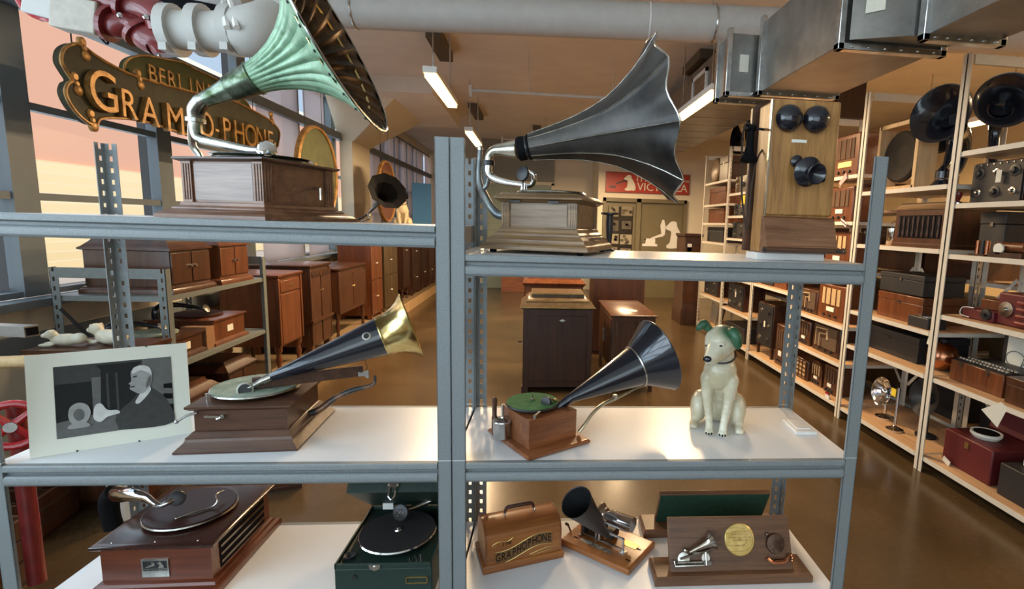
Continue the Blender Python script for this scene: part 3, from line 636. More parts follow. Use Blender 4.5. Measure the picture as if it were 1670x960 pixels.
# raised seams along the petals
dz = ld.normalized(); x_ = (Vector((0, 0, 1)) - dz * dz.z).normalized(); y_ = dz.cross(x_)
for q in range(n5):
    t = 2 * PI * q / n5 - .35
    pts = []
    for r, h in gp[2:]:
        mm, dh = facet(t, h * k); pts.append(lb_ + dz * (h * k + dh) + (x_ * math.cos(t) + y_ * math.sin(t)) * (r * mm + .0005))
    link('horn_seam', MB().tube(pts, .0016, 6), M_['nickel'], g)
m = MB(); pts = []
for q in range(n5 * 8):
    t = 2 * PI * q / (n5 * 8); mm, dh = facet(t, .42 * k); pts.append(lb_ + dz * (.42 * k + dh) + (x_ * math.cos(t) + y_ * math.sin(t)) * .252 * mm)
link('horn_rim', m.tube(pts, .003, 6, closed=True), M_['nickel'], g)
link('horn_collar', MB().lathe([(.0335, -.004), (.0375, 0), (.0375, .022), (.034, .024), (.036, .026), (.041, .034), (.0385, .037)], lb_, ld, 24, cap=False), M_['black'], g)
link('tone_arm', MB().tube([L(rkt(797, 268, .31)), L(rkt(797, 283, .31)), L(rkt(806, 291, .30)), L(rkt(825, 297, .28)), L(rkt(848, 301, .25)), L(rkt(863, 303, .235)), L(rkt(870, 297, .225)), L(rkt(870, 285, .22)), L(rkt(861, 280, .22))], [.013, .012, .012, .011, .009, .008, .008, .008, .009], 14, sub=4), M_['chrome'], g)
link('swivel_collar', MB().cyl(L(rkt(797, 262, .31)), L(rkt(797, 270, .31)), .019, n=20), M_['iron'], g)
sb = L(rkt(853, 283, .21)); link('sound_box', MB().lathe([(.013, -.006), (.022, -.005), (.024, 0), (.022, .005), (.012, .007), (0, .007)], sb, (-.4, -1, .15), 24).cyl(sb + Vector((0, 0, -.02)), sb + Vector((0, 0, -.04)), .0025, n=8), M_['iron'], g)
m = MB().tube([L(rkt(826, 352, .31)), L(rkt(812, 350, .32)), L(rkt(799, 335, .33)), L(rkt(790, 318, .33)), L(rkt(784, 305, .325)), L(rkt(781, 290, .32)), L(rkt(782, 262, .32)), L(rkt(783, 246, .32))], [.014, .014, .0135, .013, .012, .009, .008, .008], 12, sub=4)
m.tube([L(rkt(788, 308, .325)), L(rkt(794, 302, .32)), L(rkt(797, 290, .312))], [.009, .007, .006], 10, sub=3)
link('bracket', m, patina('blue_grey_iron', (.12, .14, .15), (.24, .26, .26), .35, .7, 15), g)
link('bracket_knob', MB().ball(L(rkt(783, 240, .32)), (.007, .007, .006), 12).cyl(L(rkt(783, 245, .32)), L(rkt(783, 240, .32)), .009, n=12), M_['steel'], g)
m = MB(); c = L(rkt(855, 305, .22))
for x in (-.012, 0, .012): m.cyl(c + Vector((x, 0, -.022)), c + Vector((x * .3, 0, .012)), .003, n=8)
link('needle_rest', m, M_['chrome'], g)
# small dark pedestal stand behind the gramophone
t = thing('small_stand', 'small dark cast stand with a flat top behind the panelled horn gramophone', 'stand', rk(.475, .40, ZRU), TH)
link('stem', MB().lathe([(.020, 0), (.020, .006), (.008, .012), (.011, .06), (.014, .10), (.012, .125)], n=16), M_['iron'], t); link('top', MB().lathe([(.012, .125), (.032, .128), (.032, .134), (0, .134)], n=20), M_['iron'], t)

# ---- telephone and its block
thing('white_block', 'white block under the oak wall telephone', 'block', rk(1.012, .165, ZRU), TH, mb=MB().rect(.218, .09, [(0, 0), (0, .022)]), m=M_['white'], bevel=.002)
p_ = thing('wall_telephone', 'golden oak wall telephone with two black bells standing on a white block', 'telephone', rk(1.023, .175, ZRU + .0225), TH)
L = w2l(p_)
link('backboard', MB().prism([(-.118, 0), (.112, 0), (.112, .455), (.105, .463), (-.108, .463), (-.118, .452)], (0, .065, 0), (1, 0, 0), (0, 0, 1), -.018), M_['walnut'], p_, bevel=.002)
link('case', MB().lo((-.104, -.05, .0), (.104, .047, .452)), M_['oak'], p_, bevel=.006)
link('door', MB().lo((-.106, -.060, .115), (.106, -.0495, .455)), M_['oak'], p_, bevel=.005)
link('door_edge', MB().lo((-.108, -.061, .115), (-.105, -.050, .452)), M_['nickel'], p_, 'worn pale edge of the door')
ws = MB(); pr_ = [(-.05, .0), (-.112, .004), (-.118, .012), (-.112, .022), (-.100, .024), (-.070, .105), (-.05, .112)]
ws.prism([(-a, b) for a, b in pr_], (.112, 0, 0), (0, -1, 0), (0, 0, 1), .224); m = ws
link('writing_shelf', m, wood('reddish_oak_shelf', (.12, .05, .022), (.28, .135, .07), .35, 0, 1.2), p_, bevel=.002)
link('shelf_lip', MB().cyl((-.122, -.116, .012), (.122, -.116, .012), .008, n=12).ball((-.122, -.116, .012), .010, 10).ball((.122, -.116, .012), .010, 10), M_['walnut'], p_)
for px, py in ((1288, 192), (1333, 194)):
    c = L(rkt(px, py, .10)); c.y = -.060
    link('bell', MB().lathe([(.010, 0), (.037, .004), (.040, .010), (.036, .024), (.026, .034), (.012, .039), (0, .040)], c, (0, -1, 0), 28).ball(c + Vector((0, -.041, 0)), .004, 8), M_['blackgloss'], p_)
c = L(rkt(1310, 193, .10)); c.y = -.066; link('clapper', MB().box(c, (.014, .01, .005)), M_['iron'], p_)
c = L(rkt(1307, 229, .10)); c.y = -.061; link('name_plate', MB().box(c, (.046, .003, .009)), M_['card'], p_)
mp = L(rkt(1303, 262, .09)); mp.y = -.066; me_ = L(rkt(1321, 281, .06))
link('mouthpiece_arm', MB().lathe([(.018, 0), (.018, .008), (.012, .012), (0, .013)], mp, (0, -1, 0), 20).tube([mp, mp + Vector((.004, -.022, -.012)), me_ + Vector((-.006, .02, .008))], [.008, .009, .010], 12, sub=3), M_['blackgloss'], p_)
link('mouthpiece', MB().lathe([(.030, -.022), (.042, -.018), (.044, -.010), (.036, -.002), (.020, .006), (.017, .016), (.022, .028), (.030, .036), (.027, .037), (.014, .022), (0, .018)], me_, (.10, -1, -.22), 28), M_['blackgloss'], p_)
c = L(rkt(1344, 292, .10)); c.y = -.062; link('keyhole_knob', MB().cyl(c, c + Vector((0, -.004, 0)), .009, n=14), M_['black'], p_)
for px, py in ((1244, 404), (1364, 404)):
    c = L(rkt(px, py, .06)); link('screw', MB().cyl((c.x, -.125, .012), (c.x, -.128, .012), .005, n=10), M_['iron'], p_)
rt, rb = Vector((-.148, -.01, .385)), Vector((-.150, -.012, .275))
link('receiver', MB().lathe([(0, -.002), (.012, 0), (.017, .004), (.017, .012), (.011, .02), (.012, .06), (.016, .085), (.019, .092), (.026, .097), (.028, .104), (.024, .111), (.010, .113), (0, .113)], rt, rb - rt, 20), M_['black'], p_)
link('receiver_hook', MB().tube([(-.10, .0, .375), (-.125, .0, .377), (-.150, .012, .375), (-.168, .0, .372), (-.166, -.022, .374)], .004, 8, sub=3), M_['iron'], p_)
link('cord', MB().tube([(-.150, -.010, .388), (-.168, -.010, .385), (-.172, -.006, .33), (-.166, -.004, .26), (-.160, 0, .18), (-.14, .01, .09), (-.132, .01, .07), (-.128, .01, .10), (-.130, .0, .20), (-.120, .0, .28), (-.104, .0, .315)], .0032, 6, sub=5), paint('brown_cord', (.05, .03, .02), .8), p_)
link('crank', MB().cyl((.104, 0, .25), (.125, 0, .25), .006, n=10), M_['iron'], p_)

# ---- 2. black and brass horn gramophone, middle left
FL, FR = Vector((-.791, .062)), Vector((-.460, .086)); an = math.atan2(.024, .331); ux = Vector((math.cos(an), math.sin(an))); uy = Vector((-ux.y, ux.x))
c2 = (FL + FR) / 2 + uy * .165 + ux * -.004
g = thing('gramophone', 'walnut gramophone with a black cone horn ending in a flared brass bell', 'gramophone', rk(c2.x, c2.y, ZM), TH + an)
L = w2l(g)
link('base', MB().rect(.25, .25, [(.040, 0), (.041, .006), (.032, .016), (.022, .026), (.018, .036), (.018, .040), (.012, .045), (.006, .052), (.0, .055)]), M_['walnut'], g)
link('case', MB().rect(.25, .25, [(0, .053), (0, .118)]), M_['walnut'], g)
link('top_moulding', MB().rect(.25, .25, [(0, .115), (.008, .119), (.012, .123), (.016, .126), (.016, .132), (.008, .134)]), M_['walnut'], g)
link('corner_strip', MB().lo((.1235, -.127, .055), (.128, -.118, .117)), M_['walnut_y'], g)
tt = L(rkt(427, 634, .17)); tt = Vector((.0, .0, .135))
link('turntable', MB().lathe([(.02, .140), (.123, .142), (.126, .146), (.124, .150), (0, .150)], (-.012, .005, 0), n=44), M_['nickel'], g)
link('felt', MB().lathe([(.121, .150), (.121, .152), (.06, .1535), (0, .153)], (-.012, .005, 0), n=44), M_['pale_felt'], g)
A = rkt(440, 615, .20); Bq = rkt(625, 538, .30); Mo = rkt(672, 528, .325); la = L(A); lm = L(rkt(671, 531, .33)); ld = lm - la; HL = ld.length; k = HL / .5
cn = [(.011, 0), (.013, .004), (.034, .16), (.052, .29), (.066, .392)]
link('horn_cone', MB().lathe([(r, h * k) for r, h in cn], la, ld, 48, cap=False), M_['blackgloss'], g, 'black enamelled cone')
bell = [(.067, .388), (.068, .392), (.0665, .396), (.070, .42), (.080, .45), (.096, .478), (.112, .494), (.117, .499), (.116, .502), (.112, .498), (.094, .481), (.076, .450), (.064, .40)]
link('horn_bell', MB().lathe([(r, h * k) for r, h in bell], la, ld, 64, cap=False), M_['brass'], g, 'polished brass bell')
dz = ld.normalized(); vw = (Vector(L(Vector((0, 0, CAM_H)))) - la).normalized(); sd_ = (vw - dz * vw.dot(dz)).normalized(); up_ = dz.cross(sd_)
ec = la + dz * (.345 * k) + (sd_ * .95 + up_ * -.30).normalized() * .0605; nn = (sd_ * .95 + up_ * -.30).normalized()
link('badge', MB().lathe([(.0125, 0), (.0135, .0012), (.011, .0016), (0, .0016)], ec, nn, 20), M_['nickel'], g, 'small round metal badge on the cone')
link('badge_mark', MB().lathe([(.0085, .0016), (.0085, .0022), (0, .0022)], ec, nn, 16), M_['iron'], g)
link('horn_tube', MB().tube([L(rkt(402, 633, .17)), L(rkt(416, 627, .18)), L(rkt(430, 619, .19)), la + dz * .01], [.007, .008, .009, .0115], 12, sub=3).cyl(L(rkt(428, 620, .19)), la + dz * .004, .0125, n=16), M_['nickel'], g)
sb = L(rkt(400, 635, .165)); link('sound_box', MB().lathe([(.016, -.008), (.022, -.006), (.0235, 0), (.022, .006), (.018, .008)], sb, (.35, -1, .12), 28, cap=False).lathe([(.018, .0), (0, .0)], sb, (.35, -1, .12), 28), paint('greyed_ring', (.42, .43, .38), .5, .2), g)
link('diaphragm', MB().lathe([(.0165, -.004), (.0165, .003), (0, .003)], sb, (.35, -1, .12), 24), M_['iron'], g)
link('needle_arm', MB().cyl(sb + Vector((0, -.010, -.008)), sb + Vector((-.004, -.012, -.028)), .002, n=8), M_['steel'], g)
w0, w1 = L(rkt(412, 640, .19)), L(rkt(592, 604, .33)); w0.z = max(w0.z, .172)
link('wooden_arm', MB().bar(w0, w1, .014, .036), M_['walnut_y'], g, bevel=.002)
pl = L(rkt(596, 609, .33))
link('horn_rest', MB().prism([(-.020, -.006), (.0, -.004), (.008, -.012), (.014, -.012), (.014, .012), (.0, .014), (-.006, .008), (-.020, .010)], pl + Vector((0, -.01, 0)), (1, 0, 0), (0, 0, 1), .003), M_['steel'], g)
link('wire_hook', MB().tube([pl + Vector((.0, -.008, .01)), pl + Vector((.01, -.008, .026)), pl + Vector((.004, -.008, .034)), pl + Vector((.002, -.004, .05))], .0012, 6, sub=3), M_['iron'], g)
arm_c = patina('copper_worn_iron', (.055, .06, .065), (.38, .20, .11), .35, .6, 20, .48, .72)
link('support_arm', MB().tube([L(rkt(472, 680, .25)), L(rkt(498, 676, .27)), L(rkt(522, 667, .28)), L(rkt(545, 650, .30)), L(rkt(575, 636, .315)), L(rkt(600, 630, .325)), L(rkt(611, 624, .33)), L(rkt(611, 612, .33))], [.011, .011, .011, .010, .009, .007, .005, .004], 12, sub=4), arm_c, g)
link('winding_crank', MB().tube([(-.115, -.13, .112), (-.135, -.145, .108), (-.150, -.155, .098)], [.004, .004, .004], 8).ball((-.153, -.157, .096), .006, 10), M_['steel'], g)
link('front_lever', MB().cyl((-.045, -.124, .100), (-.045, -.136, .100), .006, n=12).bar((-.045, -.136, .100), (-.090, -.139, .103), .004, .006).cyl((-.06, -.134, .093), (-.048, -.136, .098), .004, n=8), M_['nickel'], g)
link('speed_screw', MB().cyl((-.098, -.105, .134), (-.098, -.105, .158), .002, n=8).cyl((-.098, -.105, .158), (-.098, -.105, .161), .005, n=10), M_['nickel'], g)

# ---- 6. small black horn gramophone, middle right
F, Lc, Rc = Vector((.214, .002)), Vector((.078, .223)), Vector((.405, .129))
an = math.atan2(Rc.y - F.y, Rc.x - F.x); wq, dq = (Rc - F).length, (Lc - F).length; c6 = (Lc + Rc) / 2
g = thing('gramophone', 'little oak gramophone with a green felt turntable and plain black horn', 'gramophone', rk(c6.x, c6.y, ZM), TH + an)
L = w2l(g)
link('base', MB().rect(wq - .012, dq - .012, [(0, 0), (.006, .003), (.006, .009), (.002, .013), (-.004, .015)]), M_['boxoak'], g, bevel=.001)
hx, hy = .088, .088
link('case', MB().rect(2 * hx, 2 * hy, [(0, .014), (0, .104), (-.001, .105)], (0, .0)), M_['boxoak'], g, bevel=.0015)
link('turntable', MB().lathe([(.02, .106), (.084, .112), (.086, .116), (.084, .120), (0, .120)], (-.012, .018, 0), n=40), M_['iron'], g)
link('felt', MB().lathe([(.082, .120), (.082, .1215), (0, .122)], (-.012, .018, 0), n=40), M_['green_felt'], g)
link('spindle', MB().cyl((-.012, .018, .12), (-.012, .018, .150), .0018, n=8).cyl((-.012, .018, .12), (-.012, .018, .128), .007, n=12), M_['nickel'], g)
A = rkt(928, 650, .185); lm = L(rkt(1073, 579, .30)); la = L(A); ld = lm - la; HL = ld.length; k = HL / .34
link('horn_cone', MB().lathe([(r, h * k) for r, h in [(.013, 0), (.020, .03), (.044, .14), (.070, .248)]], la, ld, 44, cap=False), M_['blackgloss'], g)
link('horn_bell', MB().lathe([(r, h * k) for r, h in [(.070, .247), (.0715, .249), (.0705, .252), (.128, .338), (.132, .341), (.131, .343), (.126, .339), (.068, .25)]], la, ld, 60, cap=False), M_['blackgloss'], g)
link('horn_ring', MB().lathe([(.0712, .245 * k), (.0735, .249 * k), (.0712, .253 * k)], la, ld, 60, cap=False), M_['nickel'], g)
link('elbow', MB().tube([L(rkt(893, 652, .16)), L(rkt(898, 660, .165)), L(rkt(908, 664, .175)), L(rkt(918, 658, .18)), la + ld.normalized() * .008], [.008, .010, .0125, .0135, .0165], 14, sub=4), M_['blackgloss'], g)
sb = L(rkt(891, 655, .155)); link('sound_box', MB().lathe([(.010, -.007), (.017, -.005), (.018, 0), (.017, .005), (.010, .007), (0, .007)], sb, (-1, -.4, .2), 24), M_['iron'], g)
link('tone_clip', MB().bar(L(rkt(893, 648, .16)), L(rkt(915, 658, .19)), .006, .004).ball(L(rkt(905, 652, .17)), .006, 8), patina('old_brass', (.12, .06, .03), (.4, .26, .12), .35, .9, 20), g)
link('support_arm', MB().tube([L(rkt(944, 704, .17)), L(rkt(955, 690, .18)), L(rkt(968, 672, .20)), L(rkt(985, 658, .22)), L(rkt(1003, 650, .235)), L(rkt(1018, 643, .25)), L(rkt(1040, 632, .27)), L(rkt(1056, 628, .28))], [.006, .006, .006, .006, .006, .004, .003, .002], 10, sub=4), patina('pale_brass_arm', (.26, .23, .16), (.55, .49, .34), .3, .9, 9), g)
link('arm_clamp', MB().box(L(rkt(1003, 647, .235)), (.012, .012, .016)), M_['nickel'], g)
cp = L(rkt(830, 722, .13)); cp = Vector((cp.x, cp.y, .015))
link('governor_can', MB().lathe([(.0275, 0), (.0295, .003), (.0295, .050), (.0305, .053), (.0295, .056), (.024, .060), (.008, .064), (.007, .068), (0, .070)], (-.108, .040, .015), n=28), M_['steel'], g, 'round bright metal can beside the case')
link('can_rod', MB().cyl((-.108, .040, .07), (-.108, .040, .122), .004, n=8), M_['nickel'], g)
link('crank_post', MB().lathe([(.009, 0), (.009, .06), (.007, .066), (.008, .10), (.009, .118), (.005, .124), (0, .125)], (-.118, .075, .012), n=14), M_['walnut'], g)
link('brake_lever', MB().cyl((-.06, -.075, .105), (-.06, -.075, .114), .006, n=10).bar((-.06, -.075, .112), (-.038, -.068, .118), .006, .003), M_['nickel'], g)

# ---- seated dog figures
def seated_dog(lab, loc, rz, scale=1.0, ear=None, body=None, group=None):
    t = thing('dog_statue', lab, 'statue', loc, rz, group)
    b = MB()
    def cap(p, q, r0, r1, n=14):
        p, q = Vector(p), Vector(q)
        for i in range(7): f = i / 6; b.ball(p.lerp(q, f), r0 + (r1 - r0) * f, n)
    b.ball((0, .075, .068), (.074, .082, .068), 20); b.ball((0, .055, .11), (.060, .066, .07), 18)
    cap((0, .05, .12), (0, -.012, .195), .058, .054, 18); b.ball((0, -.022, .185), (.055, .042, .05), 18)
    cap((0, -.005, .215), (-.002, -.022, .275), .046, .040, 16)
    H = Matrix.Rotation(R(-26), 3, 'Z') @ Matrix.Rotation(R(-9), 3, 'Y') @ Matrix.Rotation(R(14), 3, 'X'); hc = Vector((-.002, -.034, .300))
    b.ball(hc, (.052, .056, .050), 22, H); b.ball(hc + H @ Vector((.0, -.02, -.012)), (.046, .046, .040), 18, H)
    m0 = hc + H @ Vector((0, -.045, -.018)); m1 = hc + H @ Vector((0, -.086, -.026))
    cap(m0, m1, .034, .021, 16); b.ball(m1 + H @ Vector((0, .004, -.008)), (.019, .02, .012), 12, H)
    for s in (-1, 1):
        b.ball(hc + H @ Vector((s * .022, -.045, .006)), (.014, .01, .009), 10, H)
        cap((s * .036, -.03, .172), (s * .034, -.036, .115), .026, .018); cap((s * .034, -.036, .115), (s * .022, -.052, .030), .0175, .0125); cap((s * .022, -.052, .03), (s * .021, -.058, .014), .0125, .013)
        for q in (-1, 0, 1): b.ball((s * .021 + q * .0085, -.072 + abs(q) * .004, .008), (.006, .011, .008), 10)
        b.ball((s * .062, .030, .058), (.030, .056, .054), 16); cap((s * .070, .01, .03), (s * .072, -.012, .012), .017, .012)
        b.ball((s * .073, -.020, .010), (.016, .030, .011), 12)
        for q in (-1, 0, 1): b.ball((s * .073 + q * .008, -.040 + abs(q) * .003, .007), (.0055, .009, .007), 8)
    cap((0, .15, .015), (.05, .165, .010), .010, .006)
    b.v = [tuple(c * scale for c in p) for p in b.v]
    bm_ = body
    if bm_ is None:
        bm_, n_, pb_ = new_mat('dog_ceramic_with_green_ears'); v_ = coords(n_); f_ = noise(n_, v_, 7, 5, .6)
        base_ = ramp(n_, f_, [(.35, (.50, .44, .29)), (.62, (.80, .77, .62))]); last = base_
        for pos, rad in ((hc + H @ Vector((.040, -.004, .032)), .034), (hc + H @ Vector((-.032, .0, .040)), .024)):
            vm = n_.nodes.new('ShaderNodeVectorMath'); vm.operation = 'DISTANCE'; n_.links.new(v_, vm.inputs[0]); vm.inputs[1].default_value = pos * scale
            mr_ = n_.nodes.new('ShaderNodeMapRange'); n_.links.new(vm.outputs['Value'], mr_.inputs[0]); mr_.inputs[1].default_value = rad * scale * .6; mr_.inputs[2].default_value = rad * scale * 1.3; mr_.inputs[3].default_value = 1; mr_.inputs[4].default_value = 0
            mx_ = n_.nodes.new('ShaderNodeMix'); mx_.data_type = 'RGBA'; n_.links.new(mr_.outputs[0], mx_.inputs[0]); n_.links.new(last, mx_.inputs[6]); mx_.inputs[7].default_value = (.07, .16, .08, 1); last = mx_.outputs[2]
        n_.links.new(last, pb_.inputs['Base Color']); pb_.inputs['Roughness'].default_value = .28
    o = link('body', b, bm_, t, ang=180)
    rm = o.modifiers.new('remesh', 'REMESH'); rm.mode = 'VOXEL'; rm.voxel_size = .0028 * scale; rm.use_smooth_shade = True
    sm = o.modifiers.new('smooth', 'SMOOTH'); sm.factor = .6; sm.iterations = 7
    def S(m): m.v = [tuple(c * scale for c in p) for p in m.v]; return m
    em = ear or M_['ceramic_green']
    def ear_mesh(pts, rs):
        m = MB(); P = [hc + H @ Vector(p) for p in pts]
        m.tube(P, rs, 12, sub=4); return m
    e1 = ear_mesh([(.040, -.004, .034), (.054, -.012, .034), (.064, -.018, .018), (.064, -.020, -.004), (.060, -.020, -.018)], [.012, .016, .017, .014, .006])
    e2 = ear_mesh([(-.034, -.002, .038), (-.040, -.004, .054), (-.046, -.012, .060), (-.054, -.024, .054), (-.058, -.032, .046)], [.012, .014, .015, .012, .005])
    link('ear', S(e1), em, t, 'coloured drooping ear'); link('ear', S(e2), em, t, 'coloured folded ear')
    link('nose', S(MB().ball(m1 + H @ Vector((0, -.018, .008)), (.0145, .010, .0105), 12, H)), M_['blackgloss'], t)
    for s in (-1, 1):
        e = hc + H @ Vector((s * .0225, -.0525, .004)); link('eye', S(MB().ball(e, (.0085, .0045, .0042), 10, H)), M_['iron'], t)
    nm = MB(); nc = Vector((-.0015, -.016, .252)); pts = [nc + Matrix.Rotation(R(24), 3, 'X') @ Vector((.0475 * math.cos(a), .0485 * math.sin(a), 0)) for a in [2 * PI * q / 28 for q in range(28)]]
    link('collar', S(nm.tube(pts, .0028, 6, closed=True)), M_['iron'], t)
    cl = MB()
    for s in (-1, 1):
        for q in (-1, 0, 1): cl.ball((s * .021 + q * .0085, -.082 + abs(q) * .004, .006), (.0025, .003, .004), 6)
    link('claw', S(cl), M_['black'], t, kind='stuff')
    link('mouth_line', S(MB().tube([m1 + H @ Vector((s * .0192, -.004 + .02 * abs(s), -.010)) + H @ Vector((0, -.019 * (1 - abs(s)), 0)) for s in (-1, -.5, 0, .5, 1)], .0009, 5, sub=2)), M_['walnut'], t)
    return t
DOG1 = seated_dog('cream glazed seated dog figure with green ears on the middle right shelf', rk(.862, .262, ZM), TH - R(20), 1.06)
c_ = thing('white_card_holder', 'small white moulded card holder lying at the right end of the middle shelf', 'holder', rk(1.158, .25, ZM), TH + R(-2))
link('tray', MB().rect(.075, .115, [(0, 0), (0, .008), (-.003, .011)]), M_['white'], c_, bevel=.001); link('raised_panel', MB().rect(.052, .085, [(0, .010), (-.002, .014)], (0, .006)), M_['white'], c_)

# ---- photograph in a mount
pa, pb = Vector((-1.152, .044)), Vector((-.844, .219)); an = math.atan2(pb.y - pa.y, pb.x - pa.x); Wp = (pb - pa).length; Hp = .285
pt = thing('mounted_photograph', 'black and white photograph of a person in a wide cream mount, middle left shelf', 'photograph', rk(pa.x, pa.y, ZM), 0)
pt.rotation_euler = Euler((R(-10), 0, TH + an))
link('mount', MB().lo((0, 0, 0), (Wp, .004, Hp)), M_['card'], pt)
px0, px1, pz0, pz1 = Wp * .155, Wp * .885, Hp * .15, Hp * .865
pw, ph = px1 - px0, pz1 - pz0
G = [paint('photo_grey_%d' % i, (c, c, c * .97), .7, spec=.12, var=.10, scale=60) for i, c in enumerate((.006, .022, .06, .14, .34, .62))]
def pp(poly, tone, lay, sm=0): # poly in 0..1 photo space
    P = [(px0 + a * pw, pz0 + b * ph) for a, b in (blob(poly, 5) if sm else poly)]; m = MB(); m.prism(P, (0, -.0002 * lay - .0001, 0), (1, 0, 0), (0, 0, 1), .0002); return m, tone
lays = [([(0, 0), (1, 0), (1, 1), (0, 1)], 2, 0), ([(0, .22), (.33, .22), (.33, .75), (0, .75)], 1, 0), ([(.30, .24), (.38, .24), (.38, .8), (.30, .8)], 3, 0), ([(.36, .2), (.74, .2), (.70, .92), (.74, .97), (.34, .97), (.38, .90)], 1, 0),
    ([(.42, .28), (.44, .28), (.44, .84), (.42, .84)], 2, 0), ([(.50, .28), (.52, .28), (.52, .84), (.50, .84)], 2, 0), ([(.74, .1), (1, .1), (1, 1), (.74, 1)], 3, 0), ([(0, 0), (.62, 0), (.60, .10), (.42, .30), (0, .22)], 3, 0),
    ([(.90, .1), (1, .1), (1, .6), (.92, .6)], 0, 0), ([(.90, .30), (1, .28), (1, .36), (.90, .38)], 3, 0), ([(.90, .46), (1, .44), (1, .52), (.91, .54)], 3, 0)]
for i, (poly, tone, sm) in enumerate(lays): m, tn = pp(poly, tone, i + 1, sm); link('photo_area', m, G[tn], pt)
for i, (poly, tone) in enumerate([([(.55, .0), (.98, .0), (.95, .34), (.84, .52), (.78, .60), (.72, .55), (.62, .40), (.52, .28), (.48, .16), (.50, .06)], 2), ([(.78, .60), (.80, .52), (.70, .36), (.66, .38), (.72, .52)], 5),
    ([(.625, .64), (.61, .655), (.635, .70), (.64, .84), (.72, .90), (.80, .86), (.82, .72), (.80, .60), (.74, .50), (.69, .50), (.65, .54), (.62, .58)], 4), ([(.65, .80), (.66, .88), (.73, .91), (.80, .87), (.82, .76), (.78, .80), (.72, .84)], 5), ([(.625, .60), (.66, .60), (.66, .615), (.63, .618)], 2), ([(.655, .74), (.685, .745), (.685, .765), (.655, .76)], 2), ([(.80, .62), (.76, .58), (.78, .70), (.81, .74)], 3),
    ([(.10, .30), (.12, .42), (.19, .47), (.26, .42), (.28, .30), (.24, .18), (.17, .15), (.12, .20)], 4), ([(.14, .30), (.16, .37), (.20, .38), (.23, .32), (.22, .24), (.17, .22)], 3), ([(.30, .28), (.32, .40), (.37, .42), (.42, .32), (.50, .30), (.52, .25), (.42, .22), (.36, .16), (.31, .20)], 5), ([(.10, .12), (.26, .12), (.24, .18), (.12, .18)], 4)]):
    m, tn = pp(poly, tone, 13 + i, 1); link('photo_area', m, G[tn], pt)
for x in (.26, .64): link('clip', MB().lo((Wp * x, -.002, -.001), (Wp * x + .004, .006, .004)), M_['iron'], pt)
link('clip', MB().lo((Wp * .72, -.002, Hp - .003), (Wp * .72 + .004, .006, Hp + .002)), M_['iron'], pt)
link('easel_leg', MB().bar((Wp * .5, .006, Hp * .75), (Wp * .5, .095, -.012), .02, .003), M_['black'], pt)

# ---- 3. red mahogany table gramophone, bottom left
g = thing('gramophone', 'red mahogany table gramophone with a small metal maker plate, bottom left shelf', 'gramophone', rk(-.902, .275, ZB), TH + R(1))
L = w2l(g)
link('base', MB().rect(.31, .33, [(.028, 0), (.030, .010), (.026, .020), (.014, .024), (.010, .032), (0, .036)]), M_['mahog'], g)
link('case', MB().rect(.31, .33, [(0, .034), (0, .145)]), M_['mahog'], g)
link('louvre_opening', MB().lo((.154, -.125, .045), (.157, .13, .135)), M_['black'], g)  # black plate painting in the shade behind the louvres
for q in range(3): link('louvre', MB().box((.159, .0, .064 + q * .026), (.003, .25, .008)), M_['mahog_top'], g)
link('top_moulding', MB().rect(.31, .33, [(0, .142), (.012, .146), (.018, .151), (.018, .157), (.012, .161), (.0, .163)]), M_['mahog_top'], g)
for x in (-.12, -.0, .12): link('tack', MB().ball((x, -.165, .163), .003, 8), M_['steel'], g)
link('turntable', MB().lathe([(.02, .164), (.128, .170), (.130, .174), (.128, .178), (0, .178)], (.0, .0, 0), n=48), M_['nickel'], g)
link('felt', MB().lathe([(.126, .178), (.126, .1795), (0, .180)], (.0, .0, 0), n=48), M_['red_felt'], g)
link('record', MB().lathe([(.124, .180), (.124, .182), (.05, .1825), (0, .1825)], (.0, .0, 0), n=48), paint('maroon_black_disc', (.035, .015, .015), .3), g)
mp = L(rkt(262, 917, .1)); pz = .078
link('maker_plate', MB().lo((-.0 - .042, -.1685, .050), (.034 - .0, -.1655, .108)), M_['nickel'], g)
link('plate_picture', MB().lo((-.037, -.1695, .078), (.029, -.168, .103)), M_['iron'], g)
m = MB(); m.prism(blob(scaled(DOGP, .018, .02, .004, .080), 2), (0, -.1698, 0), (1, 0, 0), (0, 0, 1), .0003); m.prism([(-.030, .084), (-.010, .093), (-.014, .1), (-.004, .098), (-.004, .088), (-.028, .081)], (0, -.1698, 0), (1, 0, 0), (0, 0, 1), .0003); link('plate_emblem', m, M_['nickel'], g)
link('plate_lettering', MB().text("HIS MASTER'S VOICE", (-.004, -.1690, .073), (1, 0, 0), (0, 0, 1), .0075, .0005), M_['iron'], g)
link('sound_box', MB().lathe([(.012, -.006), (.022, -.004), (.024, 0), (.022, .005), (.012, .007), (0, .007)], L(rkt(289, 812, .25)), (.5, -1, .4), 24), M_['iron'], g)
link('tone_arm', MB().tube([L(rkt(190, 802, .40)), L(rkt(196, 806, .33)), L(rkt(215, 806, .28)), L(rkt(238, 811, .26)), L(rkt(250, 819, .235)), L(rkt(262, 824, .225)), L(rkt(274, 819, .23)), L(rkt(283, 815, .245))], [.026, .026, .021, .014, .010, .008, .008, .008], 18, sub=4), M_['chrome'], g)
link('back_bracket', MB().tube([L(rkt(186, 860, .42)), L(rkt(180, 840, .42)), L(rkt(178, 815, .42)), L(rkt(188, 800, .40))], [.028, .028, .030, .029], 16, sub=3), M_['black'], g)
link('brake_rod', MB().tube([L(rkt(288, 845, .20)), L(rkt(318, 834, .23)), L(rkt(345, 826, .26)), L(rkt(355, 817, .27)), L(rkt(352, 806, .30)), L(rkt(365, 800, .33))], .003, 8, sub=3).ball(L(rkt(287, 845, .20)), .004, 8), M_['nickel'], g)

